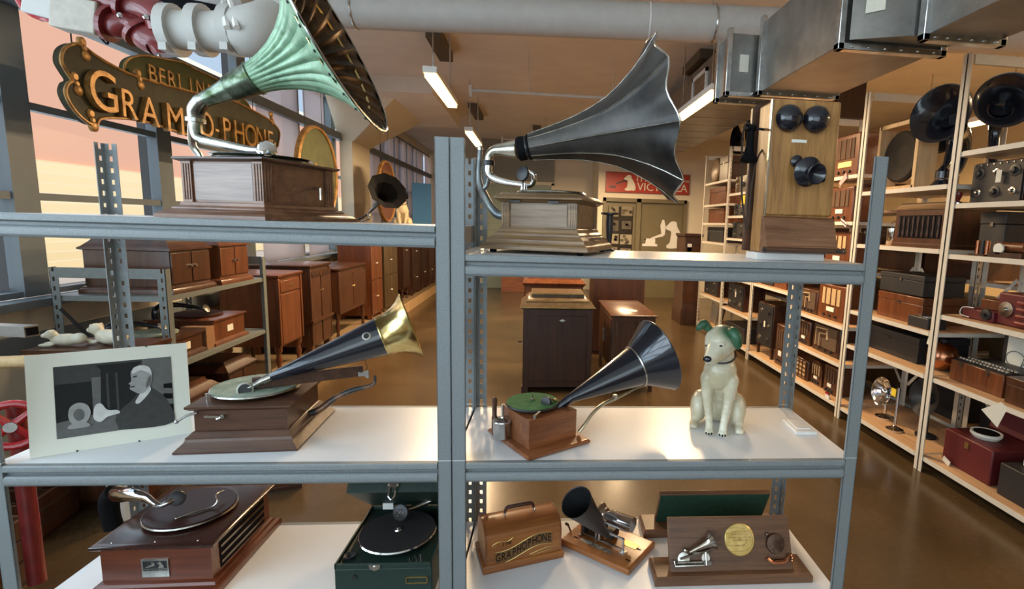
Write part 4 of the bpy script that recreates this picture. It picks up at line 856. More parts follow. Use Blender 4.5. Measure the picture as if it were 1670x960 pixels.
# ---- 4. green portable gramophone, bottom left near the posts
g = thing('portable_gramophone', 'dark green portable gramophone with its lid raised, bottom shelf beside the centre posts', 'gramophone', rk(-.212, .205, ZB), TH)
L = w2l(g)
cw, cdp, ch = .285, .325, .122
link('case', MB().lo((-cw / 2, -cdp / 2, 0), (cw / 2, cdp / 2, ch - .016)), M_['green_case'], g, bevel=.003)
m = MB(); e = .006
for a, b in (((-cw / 2, -cdp / 2, ch - .017), (cw / 2, -cdp / 2 + e, ch)), ((-cw / 2, cdp / 2 - e, ch - .017), (cw / 2, cdp / 2, ch)), ((-cw / 2, -cdp / 2, ch - .017), (-cw / 2 + e, cdp / 2, ch)), ((cw / 2 - e, -cdp / 2, ch - .017), (cw / 2, cdp / 2, ch))): m.lo(a, b)
link('case_rim', m, M_['green_case'], g, bevel=.001)
link('deck', MB().lo((-cw / 2 + e, -cdp / 2 + e, ch - .018), (cw / 2 - e, cdp / 2 - e, ch - .010)), paint('dark_green_deck', (.014, .032, .024), .35), g)
link('turntable', MB().lathe([(.02, ch - .010), (.119, ch + .004), (.122, ch + .008), (.119, ch + .012), (0, ch + .012)], (.0, -.012, 0), n=52), M_['chrome'], g)
link('felt', MB().lathe([(.117, ch + .012), (.117, ch + .014), (0, ch + .0145)], (.0, -.012, 0), n=52), paint('black_felt', (.015, .012, .012), .95), g)
link('spindle', MB().cyl((0, -.012, ch + .012), (0, -.012, ch + .026), .003, n=10).lathe([(.012, ch + .014), (.010, ch + .018), (0, ch + .018)], (0, -.012, 0), n=14), M_['chrome'], g)
lid = link('lid', MB().box((0, .14, .0275), (cw, .28, .055)), M_['green_case'], g, 'raised green lid', bevel=.003)
lid.location = (0, cdp / 2, ch); lid.rotation_euler = (R(37.5), 0, PI)
clasp = MB().box((0, .283, .022), (.034, .003, .012)).ball((-.014, .284, .024), .004, 8).ball((.014, .284, .024), .004, 8).tube([(-.010, .284, .018), (-.009, .286, -.012), (0, .286, -.022), (.009, .286, -.012), (.010, .284, .018)], .0035, 8)
link('clasp', clasp, M_['chrome'], lid)
link('lid_stay', MB().bar((cw / 2 - .01, cdp / 2 - .02, ch), (cw / 2 - .01, .0, ch + .10), .003, .008), M_['steel'], g)
sb = L(rkt(646, 842, .30)); sb.z = ch + .045
link('sound_box', MB().lathe([(.014, -.007), (.026, -.005), (.028, 0), (.026, .006), (.018, .008), (0, .010)], (-.003, .035, ch + .048), (-.25, -1, .35), 28), M_['iron'], g)
m = MB()
for q in range(7): a = 2 * PI * q / 6; m.ball((-.006 + (.012 * math.cos(a) if q < 6 else 0), .0255, ch + .051 + (.012 * math.sin(a) if q < 6 else 0)), .0028, 8)
link('sound_box_stud', m, M_['chrome'], g, kind='stuff')
link('tone_arm', MB().tube([(.008, .045, ch + .050), (.035, .075, ch + .045), (.07, .095, ch + .05), (.105, .105, ch + .062), (.12, .10, ch + .055), (.125, .10, ch)], [.009, .009, .010, .011, .012, .014], 14, sub=4), M_['nickel'], g)
link('lock_plate', MB().prism([(-.017, .004), (-.014, -.010), (0, -.016), (.014, -.010), (.017, .004)], (-.025, -cdp / 2 + .001, ch - .006), (1, 0, 0), (0, 0, 1), .004).cyl((-.025, -cdp / 2 - .006, ch - .01), (-.025, -cdp / 2 - .002, ch - .01), .004, n=10), M_['chrome'], g)
m = MB()
for a, b in (((.065, .055), (.130, .059)), ((.065, .074), (.130, .078)), ((.065, .055), (.068, .078)), ((.127, .055), (.130, .078))): m.lo((a[0], -cdp / 2 - .003, a[1]), (b[0], -cdp / 2 - .0005, b[1]))
link('label_frame', m, M_['brass'], g)
link('pocket_stud', MB().cyl((-.085, -cdp / 2 - .003, ch - .04), (-.085, -cdp / 2, ch - .04), .007, n=12), M_['iron'], g)
for x, y in ((.075, -.14), (.09, -.13), (.1, -.12)): link('speed_screw', MB().cyl((x, y, ch - .01), (x, y, ch + .004), .005, n=10), M_['chrome'], g)
link('needle_bowl', MB().lathe([(.0, 0), (.016, .001), (.019, .008), (.017, .009), (.0, .002)], (-.115, -.115, ch - .010), n=18), M_['iron'], g)
link('tag', MB().box((-.072, .12, ch + .035), (.036, .002, .050)), M_['white'], g, 'white card tag')
link('carry_handle', MB().tube([(cw / 2, -.06, .07), (cw / 2 + .012, -.05, .07), (cw / 2 + .014, 0, .07), (cw / 2 + .012, .05, .07), (cw / 2, .06, .07)], .006, 8, sub=2), M_['green_case'], g)

# ---- bentwood lettered case, bottom right
an = math.atan2(.085, .269); g = thing('lettered_case', 'round topped oak carrying case with gilt and black lettering on the bottom right shelf', 'case', rk(.045 + .135, .145 + .042 + .072, ZB), TH + an)
bw, bd = .268, .145
link('base', MB().rect(bw, bd, [(.004, 0), (.006, .004), (.006, .020), (.002, .026), (-.002, .028)]), M_['lightoak'], g, bevel=.001)
cv = [(-bd / 2 + .002, .026), (-bd / 2 + .002, .105), (-bd / 2 + .010, .128), (-bd / 2 + .028, .143), (-.01, .150), (.01, .150), (bd / 2 - .028, .143), (bd / 2 - .010, .128), (bd / 2 - .002, .105), (bd / 2 - .002, .026)]
cv = cv[::-1]
m = MB(); m.prism([(y, z) for y, z in cv], (-bw / 2 + .002, 0, 0), (0, 1, 0), (0, 0, 1), bw - .004); link('cover', m, M_['lightoak'], g, ang=30)
for sx in (-1, 1):
    m = MB(); m.prism([(y * 1.012, .026 + (z - .026) * 1.012) for y, z in cv], (sx * (bw / 2 - .006) - .003, 0, 0), (0, 1, 0), (0, 0, 1), .006); link('edge_band', m, M_['boxoak'], g, ang=30)
yf = -bd / 2 + .0015
rb = MB()
def ribbon(x0, x1, f, h, n=24):
    P = []; 
    for i in range(n + 1): x = x0 + (x1 - x0) * i / n; P.append((x, f(x) + h / 2))
    for i in range(n, -1, -1): x = x0 + (x1 - x0) * i / n; P.append((x, f(x) - h / 2))
    return P
fw_ = lambda x: .066 + .020 * math.sin((x + .01) * 22)
m = MB(); m.prism(ribbon(-.098, .098, fw_, .040), (0, yf - .0002, 0), (1, 0, 0), (0, 0, 1), .0002); m.v = [(x, y - .0002, z) for x, y, z in m.v]; link('lettering_shadow', m, paint('aged_gilt_ground', (.16, .075, .02), .4), g)  # brown gilt ribbon printed behind the letters
gold = MB()
for sgn in (1, -1):
    gold.tube([(x, yf - .0006, fw_(x) + sgn * .021) for x in [-.098 + .196 * i / 20 for i in range(21)]], .0012, 5)
gold.tube([(.02, yf - .0006, .036), (.05, yf - .0006, .044), (.085, yf - .0006, .050), (.100, yf - .0006, .047), (.09, yf - .0006, .041), (.06, yf - .0006, .036), (.03, yf - .0006, .030)], .0012, 5, sub=3)
gold.tube([(-.105, yf - .0006, .098), (-.085, yf - .0006, .104), (-.06, yf - .0006, .100), (-.045, yf - .0006, .106), (-.04, yf - .0006, .112)], .0013, 5, sub=3).tube([(-.1, yf - .0006, .088), (-.108, yf - .0006, .093), (-.103, yf - .0006, .1), (-.095, yf - .0006, .094)], .0008, 5, closed=True)
link('gilt_scroll', gold, M_['gold'], g)
letters = 'GRAPHOPHONE'; m = MB()
for i, ch_ in enumerate(letters):
    x = -.088 + .176 * i / (len(letters) - 1); sl = 20 * .022 * math.cos((x + .01) * 22); a_ = math.atan(sl)
    m.text(ch_, (x, yf - .0005, fw_(x)), (math.cos(a_ * .5), 0, math.sin(a_ * .5)), (0, 0, 1), .040, .0006, xs=.62)
link('lettering', m, M_['black'], g)
link('lettering', MB().text('The', (-.062, yf - .0006, .094), (1, 0, .1), (0, 0, 1), .022, .0006, shear=.3), M_['black'], g)
hd = MB().tube([(-.052, 0, .158), (-.046, 0, .176), (-.030, 0, .181), (.030, 0, .181), (.046, 0, .176), (.052, 0, .158)], [.004, .006, .008, .008, .006, .004], 10, sub=2); link('carry_handle', hd, paint('brown_leather', (.07, .025, .015), .5), g)
for x in (-.052, .052): link('handle_loop', MB().tube([(x, -.008, .150), (x, -.008, .160), (x, 0, .165), (x, .008, .160), (x, .008, .150)], .0025, 8, sub=2), M_['nickel'], g)

# ---- cylinder phonograph, bottom right
F, Lc, Rc = Vector((.542, .12)), Vector((.315, .299)), Vector((.649, .27))
an = math.atan2(F.y - Lc.y, F.x - Lc.x); wl_ = (F - Lc).length; wd_ = (Rc - F).length; c7 = (Lc + Rc) / 2 + Vector((.012, .0))
g = thing('cylinder_phonograph', 'open cylinder phonograph with a black cone horn on a small oak board, bottom right shelf', 'phonograph', rk(c7.x, c7.y, ZB), TH + an)
L = w2l(g)
link('board', MB().rect(wl_ - .012, wd_ - .004, [(0, 0), (.006, .004), (.006, .020), (.001, .024), (-.004, .025)]), M_['lightoak'], g, bevel=.001)
link('decal', MB().lo((-.08, -.062, .025), (.05, -.045, .0255)), patina('worn_silver_decal', (.10, .06, .03), (.45, .42, .35), .5, .2, 60), g)
link('brass_patch', MB().lo((.055, .01, .025), (.11, .04, .0265)), M_['gold'], g)
fm = MB(); y0 = -.028
for z in (.032, .072): fm.lo((-.095, y0 - .003, z), (.085, y0 + .003, z + .005))
for x in (-.093, -.03, .082): fm.lo((x - .003, y0 - .003, .025), (x + .003, y0 + .003, .077))
fm.lo((-.100, y0 - .012, .025), (-.085, y0 + .012, .029)); fm.lo((.075, y0 - .012, .025), (.095, y0 + .012, .029))
link('bed_frame', fm, M_['steel'], g)
link('motor_housing', MB().lo((-.096, -.024, .026), (-.086, .06, .092)).lo((-.086, .0, .03), (-.03, .055, .08)).lo((-.012, .0, .03), (.02, .05, .06)), M_['iron'], g, bevel=.002)
link('mandrel', MB().cyl((-.01, .032, .098), (.085, .032, .098), .024, .027, n=28), M_['chrome'], g)
link('gear_wheel', MB().lathe([(.006, -.003), (.024, -.003), (.024, .003), (.006, .003)], (-.03, .032, .098), (1, 0, 0), 28).lathe([(.03, -.002), (.036, -.002), (.036, .002), (.03, .002)], (-.050, .032, .098), (1, 0, 0), 28), M_['nickel'], g)
link('feed_screw', MB().cyl((-.095, -.006, .092), (.085, -.006, .092), .004, n=12), M_['steel'], g)
rp = L(rkt(992, 858, .20))
link('reproducer', MB().lathe([(.010, -.006), (.018, -.004), (.019, 0), (.018, .004), (.010, .006)], (.008, .006, .118), (.2, -.4, 1), 22).tube([(-.01, .0, .105), (-.004, -.004, .125), (.012, -.006, .135), (.026, .004, .125), (.026, .012, .11)], .007, 10, sub=3), patina('dull_pewter', (.16, .16, .17), (.32, .32, .33), .4, .9, 20), g)
link('carriage_post', MB().cyl((-.012, -.028, .075), (-.012, -.028, .10), .006, n=12).cyl((-.012, -.036, .04), (-.012, -.036, .078), .005, n=12).ball((-.012, -.037, .08), .006, 8), M_['chrome'], g)
ha, hb = L(rkt(992, 874, .205)), L(rkt(940, 818, .10)); hd_ = hb - ha; HL = hd_.length
m = MB().lathe([(.008, 0), (.014, HL * .12), (.051, HL * .97), (.053, HL), (.050, HL - .002), (.012, HL * .15)], ha, hd_, 40, cap=False); link('horn_cone', m, paint('dull_black_tin', (.022, .022, .024), .45), g, 'dull black cone horn')
link('crank', MB().cyl((-.15, -.02, .015), (-.135, -.02, .015), .004, n=8).cyl((-.15, -.02, .015), (-.15, -.035, .045), .0035, n=8).cyl((-.15, -.035, .045), (-.162, -.035, .047), .005, n=8), M_['walnut'], g)
for x, y in ((-.125, .055), (-.10, -.055), (.118, -.055), (.118, .02)): link('slot', MB().box((x, y, .0255), (.018, .005, .001)), M_['black'], g)
link('base_stud', MB().cyl((.135, .0, .012), (.139, .0, .012), .005, n=10), M_['nickel'], g)

# ---- award plaques
def plaque(lab, s, tt_, rz, front=True, group=None):
    g = thing('award_plaque', lab, 'plaque', rk(s, tt_, ZB), TH + rz)
    link('base', MB().rect(.53, .115, [(-.0, 0), (0, .022), (-.008, .030)]), M_['plaquewood'], g, bevel=.001)
    q = Matrix.Rotation(R(-25), 3, 'X'); o = Vector((0, -.030, .028))
    bdm = MB(); bdm.box(o + q @ Vector((0, .010, .084)), (.42, .020, .168), q); b = link('board', bdm, M_['plaquewood'] , g, bevel=.003)
    def P(x, z, y=0): return o + q @ Vector((x + (.027 if x > 0 else -.012), y, z * .80 + .002))
    uu, vv = Vector((1, 0, 0)), q @ Vector((0, 0, 1))
    if not front:
        link('baize_back', MB().box(o + q @ Vector((0, .0215, .084)), (.414, .003, .162), q), M_['baize'], g, 'dark green baize backing'); return g
    nrm = q @ Vector((0, -1, 0))
    link('medallion', MB().lathe([(.050, 0), (.052, .002), (.049, .004), (0, .004)], P(.005, .118), nrm, 56), M_['gold'], g, 'round gold disc medallion', ang=20)
    lm_ = MB()
    for i, (tx, sz) in enumerate([('EMILE BERLINER', .0075), ('INVENTOR OF THE', .007), ('MICROPHONE AND THE', .007), ('GRAMOPHONE', .0075)]): lm_.text(tx, P(.005, .148 - i * .011, -.0042), uu, vv, sz, .0004)
    lm_.text('1851-1929', P(.005, .095, -.0042), uu, vv, .008, .0004)
    link('medallion_lettering', lm_, M_['goldpaint'], g)
    link('medallion_hub', MB().lathe([(.006, .004), (.006, .006), (.002, .006), (.002, .004)], P(.005, .118), nrm, 16), M_['brass'], g)
    rm = MB()
    for r_ in (.045, .024): rm.tube([P(.005 + r_ * math.cos(2 * PI * k_ / 48), .118 + r_ * math.sin(2 * PI * k_ / 48), -.0042) for k_ in range(48)], .0005, 4, closed=True)
    link('medallion_ring', rm, M_['goldpaint'], g)
    r1 = link('gramophone_relief', MB().lo(P(-.175, .022, -.001), P(-.06, .030, -.006)), M_['nickel'], g, 'small metal relief of a horn gramophone')
    rr = MB(); y_ = -.012
    rr.lathe([(.005, 0), (.009, .03), (.014, .060), (.020, .076), (.030, .086), (.032, .088), (.029, .085), (.016, .070)], P(-.135, .078, -.020), uu * .92 + vv * .40, 28, cap=False)
    link('relief_horn', rr, patina('coppery_nickel', (.30, .20, .14), (.6, .55, .48), .22, 1, 12), r1)
    f_ = MB(); f_.tube([P(-.185, .045, y_), P(-.183, .024, y_), P(-.085, .026, y_)], .004, 8); f_.bar(P(-.165, .05, y_), P(-.06, .085, y_), .004, .006); f_.bar(P(-.13, .075, y_), P(-.065, .072, y_), .004, .004)
    f_.lathe([(.014, 0), (.014, .006), (.004, .006), (.004, 0)], P(-.078, .052, -.002), nrm, 20); f_.cyl(P(-.078, .026, y_), P(-.078, .075, y_), .004, n=8); f_.lathe([(.020, 0), (.020, .005), (0, .006)], P(-.152, .050, -.002), nrm, 22); f_.lo(P(-.175, .026, -.002), P(-.06, .040, -.012)); f_.ball(P(-.147, .083, -.014), .008, 10)
    link('relief_frame', f_, M_['nickel'], r1)
    link('telephone_relief', MB().lathe([(.030, 0), (.032, .006), (.030, .012), (.010, .014), (0, .014)], P(.125, .100), nrm, 32).ball(P(.100, .136, -.006), .007, 10), patina('brown_bronze', (.10, .06, .045), (.28, .19, .14), .35, .9, 14), g, 'bronze relief of a round transmitter')
    link('telephone_bracket', MB().tube([P(.092, .048, y_), P(.108, .030, y_), P(.150, .032, y_), P(.162, .050, y_), P(.170, .062, y_)], [.006, .007, .007, .006, .003], 10, sub=2).ball(P(.178, .055, -.006), .005, 8).ball(P(.180, .045, -.006), .005, 8).ball(P(.178, .035, -.006), .005, 8).bar(P(.115, .037, y_ - .004), P(.145, .037, y_ - .004), .005, .008), M_['copper'], g)
    return g
plaque('walnut award plaque with a gold disc medallion and two metal reliefs', .8915, .125, 0)
plaque('award plaque turned round to show its dark green baize back, behind the other plaque', .90, .385, PI, False)
# ================================================================ left side of the room
def perforated(mb, p, sx, z0, z1, w=.045):
    # slotted post: front flange solid, side flange punched; p = (x, y) outer corner, sx = (dx, dy) signs
    x, y = p; dx, dy = sx; th = .003
    mb.lo((x, y, z0), (x + dx * th, y + dy * w, z1))
    a, b = .014, .026
    mb.lo((x, y, z0), (x + dx * a, y + dy * th, z1)); mb.lo((x + dx * b, y, z0), (x + dx * w, y + dy * th, z1)); z = z0 + .03
    while z < z1 - .03: mb.lo((x + dx * a, y, z), (x + dx * b, y + dy * th, z + .030)); z += .055
    return mb
def rack(name, lab, x0, x1, y0, y1, ztop, levels, m, endtop=None, group=None, plate=M_['rackwood'], face=-1, back=False, side=False, braces=False, pw=.045):
    t = thing(name, lab, 'shelving unit', (x0, y0, 0), 0, group); W_, L_ = x1 - x0, y1 - y0
    for X, dx in ((0, 1), (W_, -1)):
        for Y, dy in ((0.001, 1), (L_ - .001, -1)): link('post', perforated(MB(), (X, Y), (dx, dy), 0, ztop, pw), m, t)
    for z in levels:
        link('shelf_board', MB().lo((.006, .008, z - .03), (W_ - .006, L_ - .008, z - .004)).lo((.003, .046, z - .03), (.010, L_ - .046, z)), [m, m][0], t)
        link('shelf_top', MB().lo((.012, .012, z - .004), (W_ - .012, L_ - .012, z)), plate, t)
    for Y in (0.004, L_ - .004):
        link('end_rail', MB().box((W_ / 2, Y, ztop - .03), (W_ - .09, .006, .06)), m, t)
    if braces: link('brace', MB().bar((W_ - .004, .04, .3), (W_ - .004, L_ - .04, 1.3), .003, .025).bar((W_ - .004, L_ - .04, .3), (W_ - .004, .04, 1.3), .003, .025), m, t)
    if side: link('side_panel', MB().lo((.05, L_ - .008, .3), (W_ - .05, L_ - .005, ztop - .3)), m, t)
    return t
gr = rack('shelving_unit', 'low olive grey rack under the windows holding tabletop gramophones', -2.76, -2.15, 3.27, 4.41, 1.24, (.16, .655, 1.075), M_['grey_rack'], plate=M_['grey_rack'])
link('brace', MB().bar((.04, .0, 1.0), (.57, .0, .35), .004, .02), M_['iron'], gr)
RX = R(90)
def cab_gram(lab, y0, y1, z, h, dep, m, lid=.10, knobs=True, group='lidded gramophones on the olive rack'):
    t = thing('tabletop_gramophone', lab, 'gramophone', (-2.17 - dep / 2, (y0 + y1) / 2, z), RX, group); w = y1 - y0
    link('base', MB().rect(w - .05, dep - .05, [(.025, 0), (.025, .02), (.012, .04), (.0, .045)]), m, t)
    link('case', MB().rect(w - .05, dep - .05, [(0, .04), (0, h)]), m, t)
    link('lid', MB().rect(w - .05, dep - .05, [(.0, h - .002), (.018, h + .004), (.018, h + .014), (.006, h + .022), (-.02, h + .05), (-.04, h + lid - .02), (-.045, h + lid)]), m, t)
    for s_ in (-1, 1):
        d = link('door', MB().box((s_ * (w - .05) / 4, -(dep - .05) / 2 - .004, (.05 + h) / 2), ((w - .06) / 2 - .006, .010, h - .07)), m, t, bevel=.002)
        link('knob', MB().cyl((s_ * .022, -(dep - .05) / 2 - .008, h * .62), (s_ * .022, -(dep - .05) / 2 - .025, h * .62), .009, n=10), M_['nickel'], d)
    return t
cab_gram('large lidded tabletop gramophone at the near end of the olive rack', 3.36, 3.79, 1.076, .26, .52, M_['midcab'])
cab_gram('smaller lidded tabletop gramophone behind the larger one on the olive rack', 3.85, 4.26, 1.076, .265, .46, M_['redcab'], .09)
def open_gram(lab, yc, w, z, dep, h, m, felt, rz=RX, x=-2.19):
    t = thing('table_gramophone', lab, 'gramophone', (x - dep / 2, yc, z), rz, 'open gramophones on the olive rack')
    link('base', MB().rect(w - .04, dep - .04, [(.02, 0), (.02, .015), (.0, .03)]), m, t); link('case', MB().rect(w - .04, dep - .04, [(0, .02), (0, h)]), m, t)
    link('top_moulding', MB().rect(w - .04, dep - .04, [(0, h - .004), (.014, h + .002), (.014, h + .012), (0, h + .014)]), m, t)
    link('turntable', MB().lathe([(.02, h + .014), (w * .36, h + .02), (w * .36, h + .030), (0, h + .030)], n=32), felt, t)
    link('tone_arm', MB().tube([(-w * .38, dep * .35, h), (-w * .38, dep * .35, h + .08), (-w * .2, dep * .25, h + .10), (0, 0, h + .07), (.01, -.04, h + .055)], [.03, .028, .018, .012, .010], 12, sub=3), M_['blackgloss'], t)
    link('sound_box', MB().lathe([(.012, -.006), (.03, -.004), (.03, .006), (0, .008)], (.012, -.05, h + .06), (0, -1, .5), 18), M_['nickel'], t)
    link('maker_plate', MB().box((0, -(dep - .04) / 2 - .002, h * .55), (.07, .004, .045)), M_['card'], t); return t
open_gram('open brown gramophone with a dark turntable, far end of the middle rack shelf', 3.98, .42, .656, .46, .17, M_['redcab'], M_['red_felt'])
open_gram('open brown gramophone with a pale felt turntable, near end of the middle rack shelf', 3.50, .36, .656, .42, .13, M_['midcab'], M_['pale_felt'])
t = thing('cardboard_box', 'small plain brown cardboard box between the two open gramophones', 'box', (-2.20, 3.735, .656), 0); link('box_body', MB().lo((-.16, -.045, 0), (0, .045, .15)), paint('cardboard', (.30, .15, .07), .8), t); link('flap', MB().lo((-.16, -.045, .150), (0, -.002, .153)), paint('cardboard_flap', (.34, .18, .09), .8), t)
cab_gram('lidded gramophone low in shadow at the near end of the bottom rack shelf', 3.40, 3.78, .161, .22, .44, M_['midcab'], .08, group='lidded gramophones in shadow')
cab_gram('lidded gramophone low in shadow at the far end of the bottom rack shelf', 3.86, 4.28, .161, .26, .44, M_['dkcab'], .08, group='lidded gramophones in shadow')
# platform
mb = MB(); mb.lo((XW, 4.62, 0), (-2.15, 15, .155)); pf = thing('platform', 'low timber edged platform along the window wall carrying floor cabinets', 'platform', mb=mb, m=paint('platform_concrete', (.25, .17, .09), .6), kind='structure')
link('edge_board', MB().lo((-2.149, 4.62, .0), (-2.13, 15, .158)), M_['pine'], pf)
def turned_leg(x, y, h, r=.028): return MB().lathe([(r * .5, 0), (r * .8, h * .08), (r * .5, h * .18), (r, h * .45), (r * .6, h * .7), (r * 1.1, h * .8), (r * 1.1, h)], (x, y, 0), n=12)
def cabinet(lab, y0, y1, ztop, m, style, x1=-2.25, dep=.55, z0=.156, group='floor cabinets on the platform', name='cabinet', rz=RX, loc=None):
    w = y1 - y0; H = ztop - z0
    t = thing(name, lab, 'cabinet', loc or (x1 - dep / 2, (y0 + y1) / 2, z0), rz, group)
    leg = {'legs': .24, 'short': .08, 'tall': .05, 'wide': .30, 'small': .2}[style]
    for sx in (-1, 1):
        for sy in (-1, 1): link('leg', turned_leg(sx * (w / 2 - .04), sy * (dep / 2 - .04), leg) if style in ('legs', 'wide', 'small') else MB().box((sx * (w / 2 - .04), sy * (dep / 2 - .04), leg / 2), (.06, .06, leg)), m, t)
    link('case', MB().lo((-w / 2 + .01, -dep / 2 + .01, leg), (w / 2 - .01, dep / 2 - .01, H - .03)), m, t)
    link('top', MB().rect(w, dep, [(-.005, H - .035), (.006, H - .028), (.012, H - .018), (.012, H - .006), (.0, H)]), m, t)
    f = -dep / 2
    if style == 'wide': link('apron', MB().lo((-w / 2 + .02, f + .002, leg - .02), (w / 2 - .02, f + .02, leg + .03)), m, t)
    if style in ('legs',):
        link('drawer_front', MB().box((0, f + .005, H - .115), (w - .10, .014, .10)), m, t, bevel=.003); dr = link('door', MB().box((0, f + .005, (leg + H - .17) / 2), (w - .10, .014, H - .17 - leg - .03)), m, t, bevel=.003)
        link('knob', MB().ball((0, f - .008, H - .115), .012, 8), M_['brass'], dr)
    elif style == 'tall':
        for q in range(2):
            z_a, z_b = leg + .03 + q * (H - leg - .1) * .5, leg + .03 + (q + 1) * (H - leg - .1) * .5 - .02
            for s_ in (-1, 1):
                d = link('door', MB().box((s_ * (w / 4 - .006), f + .005, (z_a + z_b) / 2), (w / 2 - .03, .014, z_b - z_a)), m, t, bevel=.003); link('knob', MB().ball((s_ * .02, f - .008, (z_a + z_b) / 2), .010, 8), M_['card'], d)
    else:
        for s_ in (-1, 1):
            d = link('door', MB().box((s_ * (w / 4 - .006), f + .005, (leg + H - .06) / 2), (w / 2 - .04, .014, H - .10 - leg)), m, t, bevel=.003); link('knob', MB().ball((s_ * .025, f - .008, H * .7), .010, 8), M_['brass'], d)
    for s_ in (-1, 1): link('side_moulding', MB().box((s_ * (w / 2 - .018), f + .004, (leg + H - .03) / 2), (.028, .02, H - leg - .05)), m, t, bevel=.004)
    return t
cabinet('orange brown record cabinet on turned legs nearest to the olive rack', 4.80, 5.27, 1.05, M_['redcab'], 'legs', dep=.50)
c2_ = cabinet('dark carved cabinet with a frieze of small arches, second along the platform', 5.46, 5.98, 1.08, M_['midcab'], 'short', dep=.58)
link('frieze', MB().lo((-.24, -.30, .80), (.24, -.285, .85)), M_['dkcab'], c2_); link('waist_moulding', MB().lo((-.27, -.31, .33), (.27, -.28, .36)), M_['midcab'], c2_)
for q in range(6): link('arch', MB().cyl((-.2 + q * .08, -.298, .825), (-.2 + q * .08, -.304, .825), .02, n=10), M_['midcab'], c2_)
cabinet('wide low dark cabinet on bulbous legs, third along the platform', 6.22, 7.18, .98, M_['midcab'], 'wide', dep=.5)
cabinet('tall red brown bow fronted cabinet behind the wide low one', 7.42, 7.92, 1.25, M_['redcab'], 'tall', dep=.45)
cabinet('tall olive brown cabinet with small white tags past the bow fronted one', 8.04, 8.78, 1.25, M_['olivecab'], 'tall', dep=.44)
for i, (ya, yb, zt, mm, stl, lab) in enumerate([(9.18, 9.62, 1.40, 'dkcab', 'small', 'narrow dark stand carrying the black eared dog figure'), (9.85, 10.5, 1.3, 'dkcab', 'tall', 'dark upright cabinet just beyond the dog figure stand'), (10.62, 11.2, 1.42, 'dkcab', 'tall', 'dark upright cabinet in front of the light blue board'),
    (11.35, 11.95, 1.35, 'midcab', 'tall', 'brown upright cabinet beneath the light blue board'), (12.1, 12.8, 1.3, 'redcab', 'tall', 'red brown upright cabinet near the far corner'), (12.95, 13.7, 1.35, 'dkcab', 'tall', 'last dark cabinet of the row in the far corner')]):
    cabinet(lab, ya, yb, zt, M_[mm], stl, dep=.5)
dg = seated_dog('cream seated dog figure with black ears standing far back by the light blue board', (-2.30, 9.4, 1.401), R(10), 1.75, ear=M_['black'], body=paint('pale_cream_glaze', (.80, .68, .45), .4))
thing('blue_board', 'light blue rectangular board standing behind the dog figure', 'board', (-2.42, 11.55, 1.351), RX + R(-62), mb=MB().lo((-.20, 0, 0), (.20, .02, .98)), m=M_['bluepanel'])
# discs
def disc(lab, x, y, z, r, face, rim, fn, rz=RX):
    t = thing('round_plaque', lab, 'plaque', (x, y, z), rz, None)
    link('face', MB().lathe([(r - .02, 0), (r - .02, .03), (0, .03)], (0, 0, 0), (0, -1, 0), 64), face, t)
    link('rim', MB().lathe([(r - .035, .02), (r - .03, .042), (r - .012, .05), (r, .035), (r, -.005), (r - .03, -.005)], (0, 0, 0), (0, -1, 0), 64, cap=False), rim, t)
    link('hanging_wire', MB().cyl((-.2, 0, r * .85), (-.2, 0, 3.45 - z), .002, n=5).cyl((.2, 0, r * .85), (.2, 0, 3.45 - z), .002, n=5), M_['iron'], t)
    fn(t, r); return t
def face_gold(t, r):
    m = MB(); m.prism(blob(scaled(DOGP, r * .62, r * .62, -.02, -r * .42), 3), (0, -.031, 0), (1, 0, 0), (0, 0, 1), -.012); link('dog_relief', m, M_['goldpaint'], t)
    m = MB(); m.prism([(-r * .55, -r * .35), (-r * .1, .0), (-r * .16, r * .25), (r * .02, r * .1), (r * .02, -.08), (-r * .05, -.06), (-r * .5, -r * .42)], (0, -.031, 0), (1, 0, 0), (0, 0, 1), -.010); m.lo((-r * .8, -.04, -r * .52), (r * .7, -.031, -r * .44)); link('horn_relief', m, M_['goldpaint'], t)
def face_red(t, r):
    m = MB(); m.lathe([(r * .35, .03), (r * .35, .034), (0, .034)], (0, 0, 0), (0, -1, 0), 32); link('centre_label', m, M_['dkred'], t)
    link('lettering', MB().text('VICTOR', (0, -.035, r * .55), (1, 0, 0), (0, 0, 1), .13, .003), M_['goldpaint'], t)
disc('large round green plaque with a gold rim and gold dog relief hanging by the windows', -2.2, 5.58, 1.99, .47, M_['olive2'], M_['goldpaint'], face_gold)
disc('large round brown and red plaque hanging behind the black octagonal horn', -2.32, 8.45, 1.98, .47, paint('dark_brown_red', (.12, .045, .03), .4), M_['goldpaint'], face_red)
# black octagonal horn gramophone on the tall cabinet
g = thing('gramophone', 'distant gramophone whose black octagonal horn faces the room, on the bow fronted cabinet', 'gramophone', (-2.46, 7.67, 1.251), R(0)); L = w2l(g)
link('base', MB().rect(.32, .32, [(.03, 0), (.03, .02), (0, .05)]), M_['dkcab'], g); link('case', MB().rect(.32, .32, [(0, .04), (0, .20), (.012, .21), (.0, .22)]), M_['dkcab'], g)
link('turntable', MB().lathe([(.02, .22), (.13, .225), (.13, .24), (0, .24)], n=24), M_['nickel'], g)
hc_, hb_ = Vector((-1.93, 7.15, 1.93)), Vector((-2.30, 7.62, 1.66)); la, lm = L(hb_), L(hc_); ld = lm - la; HL = ld.length
oct8 = lambda t_, h: (math.cos(PI / 9) / math.cos(t_ % (2 * PI / 9) - PI / 9), 0)
link('horn_bell', MB().lathe([(.02, 0), (.035, HL * .4), (.07, HL * .7), (.16, HL * .92), (.26, HL)], la, ld, 36, oct8, cap=False), M_['blackgloss'], g, ang=20)
